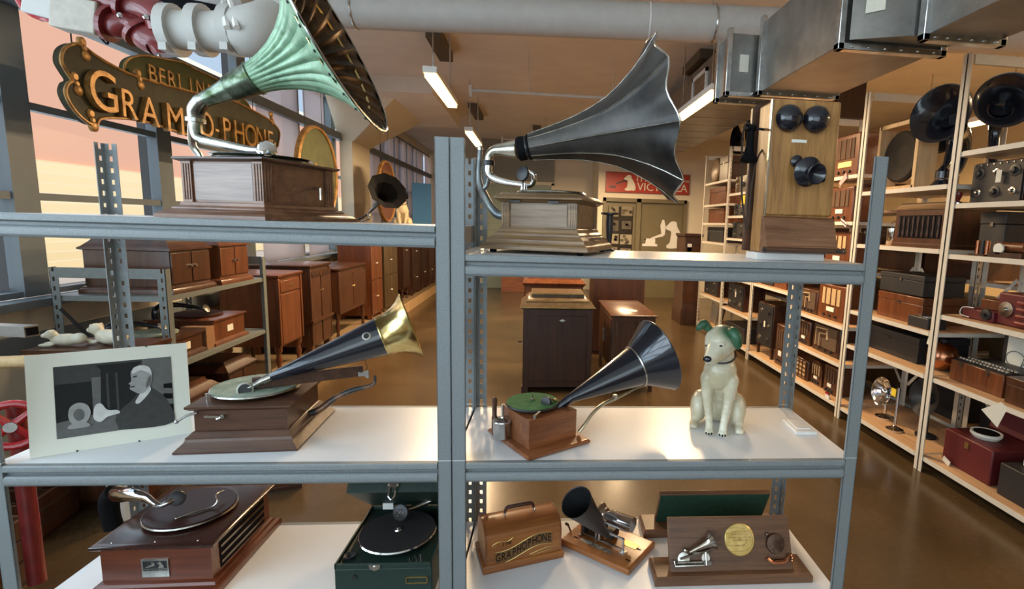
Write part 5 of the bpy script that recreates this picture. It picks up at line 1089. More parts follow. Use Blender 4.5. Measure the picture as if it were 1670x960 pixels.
m = MB().lathe([(.015, 0), (.03, HL * .4), (.065, HL * .71), (.155, HL * .925), (.257, HL)], la, ld, 36, oct8, cap=False); m.f = [q[::-1] for q in m.f]; link('horn_interior', m, M_['black'], g, ang=20)
link('tone_arm', MB().tube([la, la + Vector((-.03, .02, -.03)), la + Vector((-.02, .01, -.10)), (0.02, -.02, .27)], [.02, .02, .015, .01], 10, sub=3), M_['nickel'], g)
link('bracket', MB().tube([(-.17, .1, .1), (-.22, .12, .2), la + Vector((-.03, .02, -.04))], .012, 8, sub=3), M_['iron'], g)
# ---------------------------------------------------------------- gramophone sign by the window
SX = -2.62
def sp(x, y): q = atx(x, y, SX); return (q.y, q.z)
sg = thing('hanging_sign', 'ornate scalloped olive sign with raised gold lettering hanging in front of the windows', 'sign', (SX, 4.4, 2.3))
def loc2(pts): return [(a - 4.4, b - 2.3) for a, b in pts]
main = [(100, 70), (115, 74), (135, 88), (160, 103), (190, 118), (225, 130), (270, 142), (320, 154), (365, 163), (405, 182), (425, 193), (437, 203), (445, 215), (443, 232), (440, 240), (425, 242), (400, 243), (370, 241), (335, 232), (300, 222), (265, 211), (230, 200), (195, 193), (160, 191), (143, 194), (138, 203), (124, 199), (105, 183), (92, 165), (86, 148), (90, 135), (97, 130), (88, 116), (79, 98), (83, 79)]
MP = blob(loc2([sp(*p) for p in main]), 4)
up = [(205, 130), (197, 115), (200, 100), (213, 92), (232, 90), (250, 93), (275, 98), (295, 102), (315, 113), (335, 122), (355, 133), (375, 148), (395, 163), (405, 178), (402, 190), (370, 180), (330, 165), (290, 155), (240, 140)]
UP = blob(loc2([sp(*p) for p in up]), 4)
link('upper_panel', MB().prism(UP, (-.012, 0, 0), (0, 1, 0), (0, 0, 1), .03), M_['olive2'], sg)
link('lower_panel', MB().prism(MP, (.02, 0, 0), (0, 1, 0), (0, 0, 1), .04), M_['olive'], sg)
link('gold_edge', MB().tube([(.062, a, b) for a, b in MP], .009, 6, closed=True), M_['goldpaint'], sg); link('gold_edge', MB().tube([(.020, a, b) for a, b in UP], .007, 6, closed=True), M_['goldpaint'], sg)
for px, py in ((117, 78), (104, 135), (131, 195), (210, 128), (432, 192), (437, 240)):
    a, b = loc2([sp(px, py)])[0]; m = MB()
    for da, db, r_ in ((-.008, .035, .032), (.010, -.035, .036), (0, 0, .022)): m.lathe([(r_ * .8, 0), (r_ * .8, .015), (r_ * .5, .022), (0, .022)], (.05, a + da, b + db), (1, 0, 0), 16)
    link('trefoil', m, M_['goldpaint'], sg)
sun_ = [('G', 165, 152, 66), ('R', 205, 172, 46), ('A', 240, 184, 46), ('M', 282, 197, 46), ('-', 308, 206, 30), ('O', 332, 205, 42), ('-', 350, 209, 30), ('P', 366, 213, 37), ('H', 387, 218, 36), ('O', 406, 223, 36), ('N', 423, 227, 34), ('E', 438, 231, 32)]
for ch_, px, py, hp in sun_:
    q_ = atx(px, py, SX + .075); a, b = q_.y - 4.4, q_.z - 2.3; d1, d0 = sp(px, py - hp / 2), sp(px, py + hp / 2); hgt = (d1[1] - d0[1])
    sl = -.02
    link('letter', MB().text(ch_, (.06, a, b), (0, 1, sl), (0, 0, 1), hgt * 1.36, .035, xs=.94, ru=8), M_['goldpaint'], sg)
for i, ch_ in enumerate("BERLINER'S"):
    px = 248 + i * 15.6; py = 119 + (i * 15.6) * .30 + (max(0, i - 5) ** 1.5) * 1.2; q_ = atx(px, py + 2, SX + .025); a, b = q_.y - 4.4, q_.z - 2.3
    link('letter', MB().text(ch_, (.018, a, b), (0, 1, -.04), (0, 0, 1), .155 - i * .002, .012), M_['goldpaint'], sg)
link('hanging_wire', MB().cyl((.0, -1.0, .1), (.0, -1.0, 1.15), .004, n=6).cyl((.0, .9, .1), (.0, .9, 1.15), .004, n=6), M_['iron'], sg)
# ---------------------------------------------------------------- sprinkler riser, upper left
def G_(x, y, Y=2.5): return aty(x, y, Y)
t = thing('fire_valve', 'dark red fire sprinkler valve assembly with a handwheel in the upper left corner', 'valve')
link('valve_body', MB().tube([G_(165, 36), G_(190, 42), G_(215, 38), G_(240, 60), G_(262, 70), G_(268, 90)], [.035, .05, .042, .06, .062, .035], 16, sub=3), M_['dkred'], t)
link('valve_body', MB().tube([G_(150, -10), G_(190, 4), G_(230, 12), G_(262, 30), G_(268, 55)], [.04, .045, .05, .065, .06], 16, sub=3), M_['dkred'], t)
for a, b in (((176, 38), (179, 39)), ((228, 50), (232, 54)), ((205, 6), (209, 8))):
    p, q = G_(*a), G_(*b); link('flange', MB().cyl(p, p + (q - p).normalized() * .018, .072, n=18), M_['dkred'], t)
wc = G_(78, -4); wm = MB(); wm.tube([wc + Vector((.10 * math.cos(a), -.01, .085 * math.sin(a))) for a in [2 * PI * q / 24 for q in range(24)]], .014, 8, closed=True)
for q in range(4): a = PI / 4 + q * PI / 2; wm.tube([wc, wc + Vector((.10 * math.cos(a), -.01, .085 * math.sin(a)))], .009, 6)
link('handwheel', wm, M_['red'], t)
link('switch_box', MB().box(G_(133, 28), (.17, .09, .13), Matrix.Rotation(R(8), 3, 'Y')), paint('putty_plastic', (.42, .37, .31), .5), t, bevel=.006)
link('switch_box', MB().box(G_(90, 12), (.18, .08, .11), Matrix.Rotation(R(12), 3, 'Y')), M_['pipewhite'], t, bevel=.006)
link('brass_nipple', MB().cyl(G_(150, 34), G_(166, 37), .022, n=12), M_['brass'], t); link('test_pipe', MB().cyl(G_(228, 72), G_(262, 88), .012, n=10), M_['steel'], t)
link('cable', MB().tube([G_(160, 25), G_(168, 45), G_(176, 68), G_(172, 70), G_(158, 55)], .004, 6, sub=4), M_['black'], t)
for a, b in ((238, 28), (196, 25), (255, 52)): link('bolt', MB().ball(G_(a, b, 2.43), .012, 8), M_['steel'], t)
t = thing('white_pipe_elbow', 'white painted grooved pipe with couplings and an elbow beside the red valve', 'pipe')
link('pipe_run', MB().tube([G_(272, 46), G_(300, 50), G_(345, 52), G_(395, 53)], [.075, .078, .08, .085], 20), M_['pipewhite'], t); link('elbow', MB().tube([G_(390, 53), G_(425, 48), G_(455, 32, 2.6), G_(470, 5, 2.6), G_(476, -30, 2.6)], [.098, .102, .10, .092, .09], 20, sub=4), M_['pipewhite'], t)
for x in (283, 330, 380): p = G_(x, 50); link('coupling', MB().cyl(p - Vector((.02, 0, 0)), p + Vector((.02, 0, 0)), .103, n=22).box(p + Vector((0, -.06, -.085)), (.03, .04, .03)), M_['pipewhite'], t)
t = thing('white_pipe', 'second white painted pipe passing above the coupled one', 'pipe')
link('pipe_run', MB().tube([G_(290, -20, 3.0), G_(340, -4, 3.0), G_(400, -8, 3.0)], [.09, .09, .085], 20, sub=3), M_['pipewhite'], t); link('pipe_strap', MB().tube([G_(370, 45, 2.38), G_(364, 10, 2.45), G_(368, -20, 2.5), G_(378, 10, 2.45), G_(386, 45, 2.38)], .012, 6), M_['white'], t)
t = thing('black_duct_hose', 'short dark pipe running down between the red valve and the white pipes', 'pipe'); link('pipe_run', MB().tube([G_(240, -10, 2.8), G_(290, 8, 2.8), G_(360, 22, 2.8)], .035, 12), M_['black'], t)
# low services left
t = thing('cream_pipe', 'cream painted horizontal pipe low at the left edge', 'pipe'); p = atx(0, 604, -2.35); q = atx(62, 588, -2.35)
p, q = Vector((-2.75, 2.38, .90)), Vector(aty(58, 588, 2.40)); link('pipe_run', MB().cyl(p, q, .026, n=16), M_['amber'], t); link('pipe_drop', MB().cyl((-2.70, 2.38, 0), (-2.70, 2.38, .90), .035, n=14), M_['amber'], t)
t = thing('steel_channel', 'short pale square channel lying above the cream pipe', 'channel'); link('channel_body', MB().bar((-2.9, 2.60, 1.04), (-2.08, 2.36, 1.065), .05, .045), M_['galv'], t); link('channel_bore', MB().bar((-2.08, 2.36, 1.065), (-2.075, 2.358, 1.065), .038, .033), M_['black'], t)
t = thing('red_handwheel', 'glossy red valve handwheel at the left edge behind the photograph', 'handwheel', tuple(atx(20, 693, -2.0)), R(30))
m = MB(); m.tube([(.085 * math.cos(a), 0, .085 * math.sin(a)) for a in [2 * PI * q / 28 for q in range(28)]], .015, 10, closed=True); link('rim', m, M_['red'], t)
for q in range(4): a = R(40) + q * PI / 2; link('spoke', MB().tube([(0, -.01, 0), (.045 * math.cos(a), -.004, .045 * math.sin(a)), (.085 * math.cos(a), 0, .085 * math.sin(a))], [.016, .012, .012], 8), M_['red'], t)
link('hub', MB().cyl((0, -.03, 0), (0, .10, 0), .02, n=12), M_['steel'], t); link('stem_pipe', MB().cyl((0, .06, -.70), (0, .06, .06), .03, n=12), M_['dkred'], t)
# low cabinet with small cream figures
t = thing('low_cabinet', 'plain brown low cabinet behind the mounted photograph', 'cabinet', (-2.28, 2.95, 0)); link('case', MB().lo((-.24, -.14, .06), (.24, .14, .85)), M_['midcab'], t); link('plinth', MB().lo((-.22, -.12, 0), (.22, .12, .06)), M_['dkcab'], t); link('top', MB().lo((-.25, -.15, .85), (.25, .15, .87)), M_['midcab'], t)
def lying(lab, x, y, z, s_, rz):
    t = thing('animal_figure', lab, 'figurine', (x, y, z), rz); b = MB()
    b.ball((0, 0, .045), (.09, .045, .042), 16); b.ball((.07, 0, .05), (.045, .04, .04), 14); b.ball((-.075, -.01, .085), (.036, .032, .034), 14); b.ball((-.108, -.015, .078), (.024, .020, .018), 12)
    for q in (-1, 1): b.ball((-.075, q * .026 - .01, .10), (.012, .008, .020), 8); b.ball((-.10, q * .028, .015), (.05, .014, .014), 10)
    b.v = [tuple(c * s_ for c in p) for p in b.v]; o = link('body', b, M_['ceramic'], t, ang=180); rm = o.modifiers.new('remesh', 'REMESH'); rm.mode = 'VOXEL'; rm.voxel_size = .005; rm.use_smooth_shade = True; sm = o.modifiers.new('smooth', 'SMOOTH'); sm.iterations = 4
    return t
lying('larger cream lying animal figure above the mounted photograph', -2.22, 2.93, .8705, .95, R(-20)); lying('smaller cream lying animal figure at the left of the larger one', -2.40, 2.90, .8705, .75, R(10))
t = thing('white_roll', 'upright white cardboard roll on the floor at lower left', 'roll', (-2.1, 2.75, 0)); link('roll_body', MB().lathe([(.03, 0), (.055, 0), (.055, .42), (.03, .42)], n=24, cap=False), M_['white'], t); link('roll_core', MB().cyl((0, 0, .0), (0, 0, .415), .03, n=16), M_['card'], t)
for i, (x, y, w_, d_, h_, lab) in enumerate([(-2.36, 2.1, .5, .35, .28, 'nearest dark wooden crate on the floor at lower left'), (-2.55, 2.62, .45, .3, .2, 'second dark wooden crate on the floor beside the white roll'), (-1.62, 3.1, .5, .35, .14, 'low dark crate on the floor behind the mahogany gramophone')]):
    t = thing('crate', lab, 'crate', (x, y, 0), R(8 * i)); link('crate_floor', MB().lo((-w_ / 2, -d_ / 2, 0), (w_ / 2, d_ / 2, .02)), M_['dkcab'], t)
    for q in range(3):
        z = .03 + q * h_ / 3
        for sy in (-1, 1): link('slat', MB().box((0, sy * d_ / 2, z + h_ / 8), (w_, .015, h_ / 3.6)), M_['midcab'], t)
        for sx in (-1, 1): link('slat', MB().box((sx * w_ / 2, 0, z + h_ / 8), (.015, d_ - .016, h_ / 3.6)), M_['midcab'], t)
# ================================================================ middle of the room
t = thing('floor_gramophone', 'dark upright console with a stepped gold edged lid in the middle of the room', 'console', (.222, 4.69 + .27, 0), 0, None); Wc, Dc = .66, .54
for sx in (-1, 1):
    for sy in (-1, 1): link('foot', MB().box((sx * .30, sy * .24, .03), (.06, .06, .06)), M_['dkcab'], t)
link('case', MB().rect(Wc - .02, Dc - .02, [(0, .05), (0, .79)]), M_['dkcab'], t); link('front_panel', MB().box((0, -Dc / 2 + .006, .42), (Wc - .12, .012, .62)), M_['dkcab'], t, bevel=.004)
link('lid', MB().rect(Wc, Dc, [(.0, .79), (.012, .80), (.012, .812), (-.03, .855), (-.035, .862), (-.06, .885), (-.085, .89), (-.085, .925), (-.09, .93)]), M_['olivecab'], t)
for o_, z in ((.013, .809), (-.033, .862), (-.084, .924)):
    e = MB(); w2, d2 = Wc / 2 + o_, Dc / 2 + o_
    for a, b in (((-w2, -d2), (w2, -d2)), ((w2, -d2), (w2, d2)), ((w2, d2), (-w2, d2)), ((-w2, d2), (-w2, -d2))): e.cyl((a[0], a[1], z), (b[0], b[1], z), .0045, n=6)
    link('gilt_line', e, M_['brass'], t)
link('escutcheon', MB().prism([(-.03, 0), (0, .014), (.03, 0), (0, -.014)], (.04, -Dc / 2 - .001, .69), (1, 0, 0), (0, 0, 1), .004), M_['nickel'], t); link('lock', MB().cyl((.23, -Dc / 2, .69), (.23, -Dc / 2 - .005, .69), .012, n=12), M_['iron'], t); link('crank', MB().cyl((-Wc / 2, -.1, .45), (-Wc / 2 - .04, -.1, .45), .008, n=8), M_['iron'], t)
t = thing('floor_gramophone', 'red brown upright console with a moulded lid behind the gold edged one', 'console', (.22, 5.95, 0)); link('case', MB().rect(.64, .54, [(0, .0), (0, .88), (.02, .90), (.03, .92), (.0, .95), (-.02, .96), (-.03, 1.0), (-.08, 1.03), (-.10, 1.07)]), M_['redcab'], t); link('front_panel', MB().box((0, -.272, .45), (.5, .012, .7)), M_['redcab'], t, bevel=.004)
t = thing('floor_gramophone', 'third upright console in line behind the red brown one', 'console', (.18, 7.0, 0)); link('case', MB().rect(.62, .52, [(0, .0), (0, .9), (.02, .93), (-.02, .98)]), M_['dkcab'], t); link('front_panel', MB().box((0, -.262, .45), (.5, .012, .7)), M_['dkcab'], t, bevel=.004)
t = thing('console_table', 'low console cabinet on slim legs with a round paper on its top', 'console', (.935, 5.15, 0)); Wc, Dc = .43, .95
for sx in (-1, 1):
    for sy in (-1, 1): link('leg', MB().box((sx * (Wc / 2 - .03), sy * (Dc / 2 - .03), .11), (.035, .035, .22)), M_['midcab'], t)
link('case', MB().lo((-Wc / 2 + .01, -Dc / 2 + .01, .2), (Wc / 2 - .01, Dc / 2 - .01, .73)), M_['midcab'], t); link('top', MB().rect(Wc, Dc, [(0, .73), (.008, .735), (.008, .745), (0, .75)]), M_['midcab'], t)
for sy in (-1, 1): d = link('door', MB().box((-Wc / 2 + .006, sy * .22, .46), (.012, .42, .48)), M_['dkcab'], t, bevel=.003); link('door_handle', MB().cyl((-Wc / 2 - .008, sy * .03, .40), (-Wc / 2 - .008, sy * .03, .54), .005, n=6), M_['nickel'], d)
link('end_panel', MB().box((0, -Dc / 2 + .008, .46), (Wc - .1, .008, .44)), M_['midcab'], t, bevel=.003)
thing('paper_disc', 'round cream paper disc lying on the low console cabinet', 'disc', (.95, 4.92, .7505), mb=MB().lathe([(.06, 0), (.06, .002), (0, .002)], n=28), m=M_['paper'])
t = thing('dark_cabinet', 'tall dark cabinet standing behind the low console', 'cabinet', (1.02, 6.35, 0)); link('case', MB().rect(.62, .5, [(0, .05), (0, 1.02), (.012, 1.03), (0, 1.05)]), M_['dkcab'], t); link('plinth', MB().rect(.6, .48, [(0, 0), (0, .06)]), M_['dkcab'], t)
t = thing('wooden_bin', 'small round brown bin on the floor behind the consoles', 'bin', (1.17, 9.8, 0)); link('bin_body', MB().lathe([(.10, 0), (.12, .32), (.11, .32), (.10, .02), (0, .02)], n=20), M_['oak'], t); link('bin_rim', MB().lathe([(.118, .31), (.126, .32), (.118, .33)], n=20, cap=False), M_['oak_d'], t)
t = thing('packing_chest', 'brown packing chest on the floor against the sage boards', 'chest', (-.45, 12.0, 0)); link('case', MB().lo((-.3, -.2, 0), (.32, .2, .5)), M_['boxoak'], t); link('lid', MB().lo((-.32, -.22, .5), (.34, .22, .54)), M_['dkcab'], t)
t = thing('tall_dark_cabinet', 'tall dark cabinet with a white notice, beside the far end of the cream racks', 'cabinet', (2.52, 8.3, 0)); link('case', MB().rect(.27, .5, [(.02, 0), (.02, .25), (0, .28), (0, 1.42), (.02, 1.44), (.02, 1.48)]), M_['dkcab'], t); link('notice', MB().lo((-.10, -.256, 1.10), (-.03, -.252, 1.32)), M_['card'], t); link('door', MB().box((0, -.252, .82), (.24, .008, .9)), M_['midcab'], t, bevel=.003)
# ================================================================ cream racks along the right
RXF, RXB = 2.6, 3.2
YB = [2.07, 3.03, 3.985, 4.945, 5.91, 6.90, 7.93, 8.9]
LV = [(.11, .655, 1.075, 1.465, 1.78, 2.095), (.11, .655, .945, 1.49, 1.905), (.11, .46, .785, 1.25, 1.67, 2.055), (.11, .945, 1.30, 1.65, 2.0), (.11, .51, .94, 1.455, 1.75, 2.045), (.10, .565, .95, 1.375, 1.655, 1.925, 2.25), (.10, .56, .95, 1.375, 1.655, 1.925)]
NAMES = ['first', 'second', 'third', 'fourth', 'fifth', 'sixth', 'seventh']
for i in range(6):
    rack('shelving_unit', 'cream slotted metal rack on the right, %s from the viewer' % NAMES[i], RXF, RXB, YB[i] + .002, YB[i + 1] - .002, 2.68, LV[i], M_['beige_rack'], group='cream racks along the right aisle', braces=i < 3, pw=.030)
BRACK = ['nearest', 'second', 'third', 'fourth', 'fifth']
for i in range(4):
    rack('shelving_unit', 'cream rack in the row behind, %s from the viewer' % BRACK[i], 3.26, 3.86, 2.07 + i * 1.4, 3.42 + i * 1.4, 2.5, (.11, .7, 1.25, 1.8), M_['beige_rack'], group='cream racks of the row behind')
    for j, z in enumerate((.11, .7, 1.25)):
        for q in range(2):
            if z > 1.2 and i == 0: continue
            h_ = (.42, .36, .40)[j] - .07 * q
            t = thing('storage_case', '%s dark case on the %s shelf of the %s rack behind' % (['near', 'far'][q], ['bottom', 'second', 'third'][j], BRACK[i]), 'case', (3.57, 2.42 + i * 1.4 + q * .66, z + .0005), -RX, 'dark cases on the row behind')
            link('case_body', MB().lo((-.28, -.22, 0), (.28, .24, h_)), M_[('dkcab', 'black_case', 'olivecab', 'midcab')[(i + j + q) % 4]], t); link('lid', MB().lo((-.285, -.225, h_), (.285, .245, h_ + .03)), M_['black_case'], t)
# ---- items; front faces -X (local -y), local x runs towards the viewer
def place(name, lab, cat, pl, pr_, z, pt, X=2.68, dep=.34, group=None, rz=0):
    ym = (pt + 700) / 2
    ya, yb = atx(pl, pt + 10, X).y, atx(pr_, pt + 10, X).y
    h = atx((pl + pr_) / 2, pt, X).z - z
    for b in range(7):
        if YB[b] <= (ya + yb) / 2 < YB[b + 1]:
            ya, yb = min(ya, YB[b + 1] - .055), max(yb, YB[b] + .055); up_l = [l for l in LV[b] if l > z + .05]
            h = min(h, (up_l[0] - .05 if up_l else 2.6) - z)
    yc, w = (ya + yb) / 2, abs(ya - yb)
    return thing(name, lab, cat, (X + dep / 2, yc, z + .0008), -RX + rz, group), max(w, .03), max(h, .02), dep
def knob(x, f, z, r=.014, m='iron'): return MB().lathe([(r, 0), (r, .008), (r * .75, .016), (0, .018)], (x, f, z), (0, -1, 0), 14), M_[m]
def box_radio(lab, pl, pr_, z, pt, m='redcab', style='rect', grp='wooden radio sets', dep=.28, X=2.68, lit=False):
    t, w, h, d = place('radio', lab, 'radio', pl, pr_, z, pt, X, dep, grp); f = -d / 2
    if style == 'arch':
        P = [(-w / 2, 0)] + [(-w / 2 * math.cos(a), h * .58 + h * .42 * math.sin(a)) for a in [PI * q / 14 for q in range(15)]] + [(w / 2, 0)]
        link('cabinet', MB().prism(P, (0, d / 2, 0), (1, 0, 0), (0, 0, 1), d), M_[m], t); gz, gh, gw = h * .62, h * .42, w * .6
    else: link('cabinet', MB().lo((-w / 2, f, 0), (w / 2, d / 2, h)), M_[m], t, bevel=.012); gz, gh, gw = h * .66, h * .46, w * .66
    if style == 'deco':
        gl = link('grille', MB().box((0, f - .002, h * .55), (w * .8, .006, h * .72)), M_['dkcloth'], t)
        for q in range(4): link('grille_bar', MB().tube([(-w * .36 + q * .03, f - .008, h * .2), (-w * .36 + q * .03, f - .008, h * (.80 - q * .08)), (w * (.05), f - .008, h * (.84 - q * .08)), (w * (.10 - q * .02), f - .008, h * .5)], .006, 6), M_['copper' if q % 2 else 'amber'], gl)
    elif style == 'lattice':
        gl = link('grille', MB().box((0, f - .002, h * .5), (w * .82, .006, h * .8)), M_['amber'], t)
        for q in range(4): link('grille_bar', MB().box((0, f - .007, h * (.18 + q * .21)), (w * .86, .008, .012)), M_[m], gl); link('grille_bar', MB().box((-w * .4 + q * w * .266, f - .007, h * .5), (.012, .008, h * .82)), M_[m], gl)
    else:
        gl = link('grille', MB().box((0, f - .002, gz), (gw, .006, gh)), M_['amber'] if style in ('arch', 'light') else M_['dkcloth'], t)
        for q in range(3): link('grille_bar', MB().box((-gw * .3 + q * gw * .3, f - .007, gz), (.010, .008, gh)), M_[m], gl)
        dl = link('dial', MB().box((0, f - .003, h * .30), (w * (.5 if lit else .28), .006, h * .12)), M_['yglow'] if lit else M_['card'], t)
    if style != 'lattice':
        for q in (-1, 0, 1): mb_, mm = knob(q * w * .22, f, h * .12); link('knob', mb_, mm, t)
    return t
def panel_set(lab, pl, pr_, z, pt, rows_=2, cols=3, m='black_case', grp='black panelled receivers', dep=.30, X=2.68, tag=False, legs=0):
    t, w, h, d = place('receiver', lab, 'receiver', pl, pr_, z, pt, X, dep, grp); f = -d / 2
    link('cabinet', MB().lo((-w / 2, f + .01, legs), (w / 2, d / 2, h)), M_['dkcab'], t, bevel=.004); link('front_panel', MB().box((0, f + .004, (h + legs) / 2), (w * .96, .010, (h - legs) * .94)), M_[m], t)
    if legs:
        for sx in (-1, 1):
            for sy in (-1, 1): link('leg', MB().box((sx * (w / 2 - .02), sy * (d / 2 - .03), legs / 2), (.03, .03, legs)), M_['dkcab'], t)
    for i in range(rows_):
        for j in range(cols):
            x = -w / 2 + w * (j + .5) / cols; zz = legs + (h - legs) * (i + .55) / (rows_ + .1); big = (i + j) % 2
            r_ = min(w / cols, (h - legs) / rows_) * (.30 if big else .18); mb_ = MB().lathe([(r_, 0), (r_, .004), (r_ * .55, .006), (r_ * .45, .022), (0, .024)], (x, f, zz), (0, -1, 0), 18); link('dial_knob', mb_, M_['iron' if big else 'nickel'], t)
    st = MB()
    for j in range(8): st.cyl((-w * .44 + j * w * .125, f, h * .94), (-w * .44 + j * w * .125, f - .006, h * .94), .005, n=6)
    link('binding_post', st, M_['nickel'], t, kind='stuff')
    if tag: link('tag', MB().box((w * .1, f - .02, h * .62), (.035, .002, .07)), M_['paper'], t)
    return t
def case_(lab, pl, pr_, z, pt, m='dkcab', dep=.32, X=2.68, grp=None, name='wooden_case', plate=False, rz=0):
    t, w, h, d = place(name, lab, 'case', pl, pr_, z, pt, X, dep, grp, rz); link('case_body', MB().lo((-w / 2, -d / 2, 0), (w / 2, d / 2, h * .72)), M_[m], t, bevel=.003); link('lid', MB().lo((-w / 2 - .003, -d / 2 - .003, h * .73), (w / 2 + .003, d / 2 + .003, h)), M_[m], t, bevel=.004)
    link('latch', MB().box((0, -d / 2 - .005, h * .72), (.02, .006, .025)), M_['nickel'], t); return t
# bay A (nearest)
panel_set('black receiver with large dials on the fourth shelf of the nearest rack', 1578, 1672, 1.78, 263, 2, 3, tag=True)
panel_set('olive receiver without a tag, right beside the edge on the same shelf', 1676, 1735, 1.78, 266, 2, 2)
case_('long dark box on the shelf below the black receiver', 1556, 1642, 1.465, 342, 'black_case', dep=.40, X=2.78)
t, w, h, d = place('crank_device', 'red brown bench device with a round white disc, in front of the long dark box', 'device', 1612, 1668, 1.465, 392, X=2.62, dep=.10)
link('bed', MB().lo((-w / 2, -d / 2, 0), (w / 2, d / 2, h * .3)), M_['dkcab'], t); link('body', MB().cyl((-w * .45, 0, h * .6), (w * .4, 0, h * .6), h * .3, n=14), M_['redcab'], t); link('disc', MB().cyl((-w * .2, -d * .4, h * .5), (-w * .2, -d * .5, h * .5), h * .32, n=16), M_['card'], t)
t, w, h, d = place('small_instrument', 'small dark wound instrument at the left end of the same shelf', 'instrument', 1580, 1606, 1.465, 392, X=2.62, dep=.08)
link('bed', MB().lo((-w / 2, -d / 2, 0), (w / 2, d / 2, .01)), M_['dkcab'], t)
for q in range(3): link('coil', MB().cyl((-w * .3 + q * w * .3, 0, .01), (-w * .3 + q * w * .3, 0, h), .012, n=10), M_['iron' if q % 2 else 'copper'], t)
t = thing('screen_board', 'pale green backed board behind a dark stand at the right edge', 'board', (2.95, 2.28, 1.466), -RX); link('board', MB().lo((-.16, 0, .0), (.16, .015, .24)), M_['black_case'], t); link('pale_sheet', MB().lo((-.13, -.003, .04), (.13, 0, .21)), paint('pale_green_sheet', (.50, .60, .42), .7), t)
t, w, h, d = place('small_lamp', 'small chrome bodied lamp beside the post, nearest rack', 'lamp', 1560, 1577, 1.78, 262, X=2.66, dep=.07); link('base', MB().lathe([(.035, 0), (.035, .01), (.015, .02), (.012, h * .3)], n=18), M_['chrome'], t); link('shade', MB().lathe([(.013, h * .3), (.02, h * .5), (.03, h * .8), (.028, h), (0, h)], n=18), M_['dkred'], t)
# black cone loudspeakers and brass cone on top shelf A
def horn_speaker(lab, x, y, z, r, hgt, rz, m='blackgloss', grp='black horn loudspeakers'):
    t = thing('horn_loudspeaker', lab, 'loudspeaker', (x, y, z + .001), rz, grp)
    link('base', MB().lathe([(.075, 0), (.08, .012), (.06, .03), (.045, .05), (.045, .11), (.03, .13), (.022, .14)], n=24), M_[m], t)
    link('neck', MB().tube([(0, 0, .13), (0, .05, hgt * .35), (0, .09, hgt * .62), (0, .07, hgt * .82), (0, .02, hgt * .92)], [.022, .028, .038, .052, .07], 18, sub=4), M_[m], t)
    o = (0, .04, hgt * .92); dd = (0, -1, .12); pr0 = [(.06, 0), (.085, .05), (r * .62, .11), (r * .86, .15), (r, .17)]
    link('bell', MB().lathe(pr0 + [(r + .004, .172), (r - .004, .17), (r * .84, .146), (r * .58, .105), (.07, .045), (.04, .0)], o, dd, 40, cap=False), M_[m], t)
    link('ring', MB().lathe([(.046, .055), (.049, .06), (.046, .065)], (0, 0, 0), n=20, cap=False), M_['nickel'], t); return t
horn_speaker('tall black horn loudspeaker at the back of the second rack top shelf', 3.03, 3.20, 1.906, .17, .56, -RX + R(55))
t = thing('horn_loudspeaker', 'tall brass cone standing mouth down at the right edge of the top shelf', 'loudspeaker', (2.80, 2.42, 2.096), 0); link('cone', MB().lathe([(.075, 0), (.045, .10), (.028, .24), (.016, .42), (.012, .42), (.02, .2), (.07, .0)], n=24, cap=False), M_['brass'], t); link('ring', MB().lathe([(.047, .095), (.05, .10), (.047, .105)], n=24, cap=False), M_['nickel'], t)
# 1.075 level
t, w, h, d = place('coil_receiver', 'red brown open tuner with a round dial under a loop of white wire', 'receiver', 1570, 1622, 1.075, 488, X=2.68, dep=.26)
link('base', MB().lo((-w / 2, -d / 2, 0), (w / 2, d / 2, h * .5)), M_['maroon_case'], t, bevel=.006); link('top_box', MB().lo((-w * .3, -d * .2, h * .5), (w * .5, d / 2, h)), M_['redcab'], t, bevel=.006); link('dial_knob', MB().lathe([(.035, 0), (.035, .01), (.012, .014), (.012, .03), (0, .03)], (w * .3, -d / 2, h * .35), (0, -1, 0), 18), M_['iron'], t)
link('wire_loop', MB().tube([(-w * .1, -d / 2 - .006, h * .55), (-w * .45, -d / 2 - .008, h * .5), (-w * .5, -d / 2 - .01, h * .15), (-w * .2, -d / 2 - .01, .01)], .003, 6, sub=4), M_['white'], t)
t, w, h, d = place('tuner', 'dark red tuner with round knobs at the right edge of the third shelf', 'receiver', 1628, 1690, 1.075, 480, X=2.70, dep=.26)
link('cabinet', MB().lo((-w / 2, -d / 2, 0), (w / 2, d / 2, h)), M_['maroon_case'], t, bevel=.01); link('dial_knob', MB().lathe([(.045, 0), (.045, .01), (.014, .014), (.014, .03), (0, .03)], (-w * .22, -d / 2, h * .5), (0, -1, 0), 20), M_['nickel'], t)
for q in range(4): link('coil', MB().cyl((w * .1, -d / 2 - .01, h * (.15 + q * .2)), (w * .4, -d / 2 - .01, h * (.15 + q * .2)), .012, n=10), M_['dkred'], t)
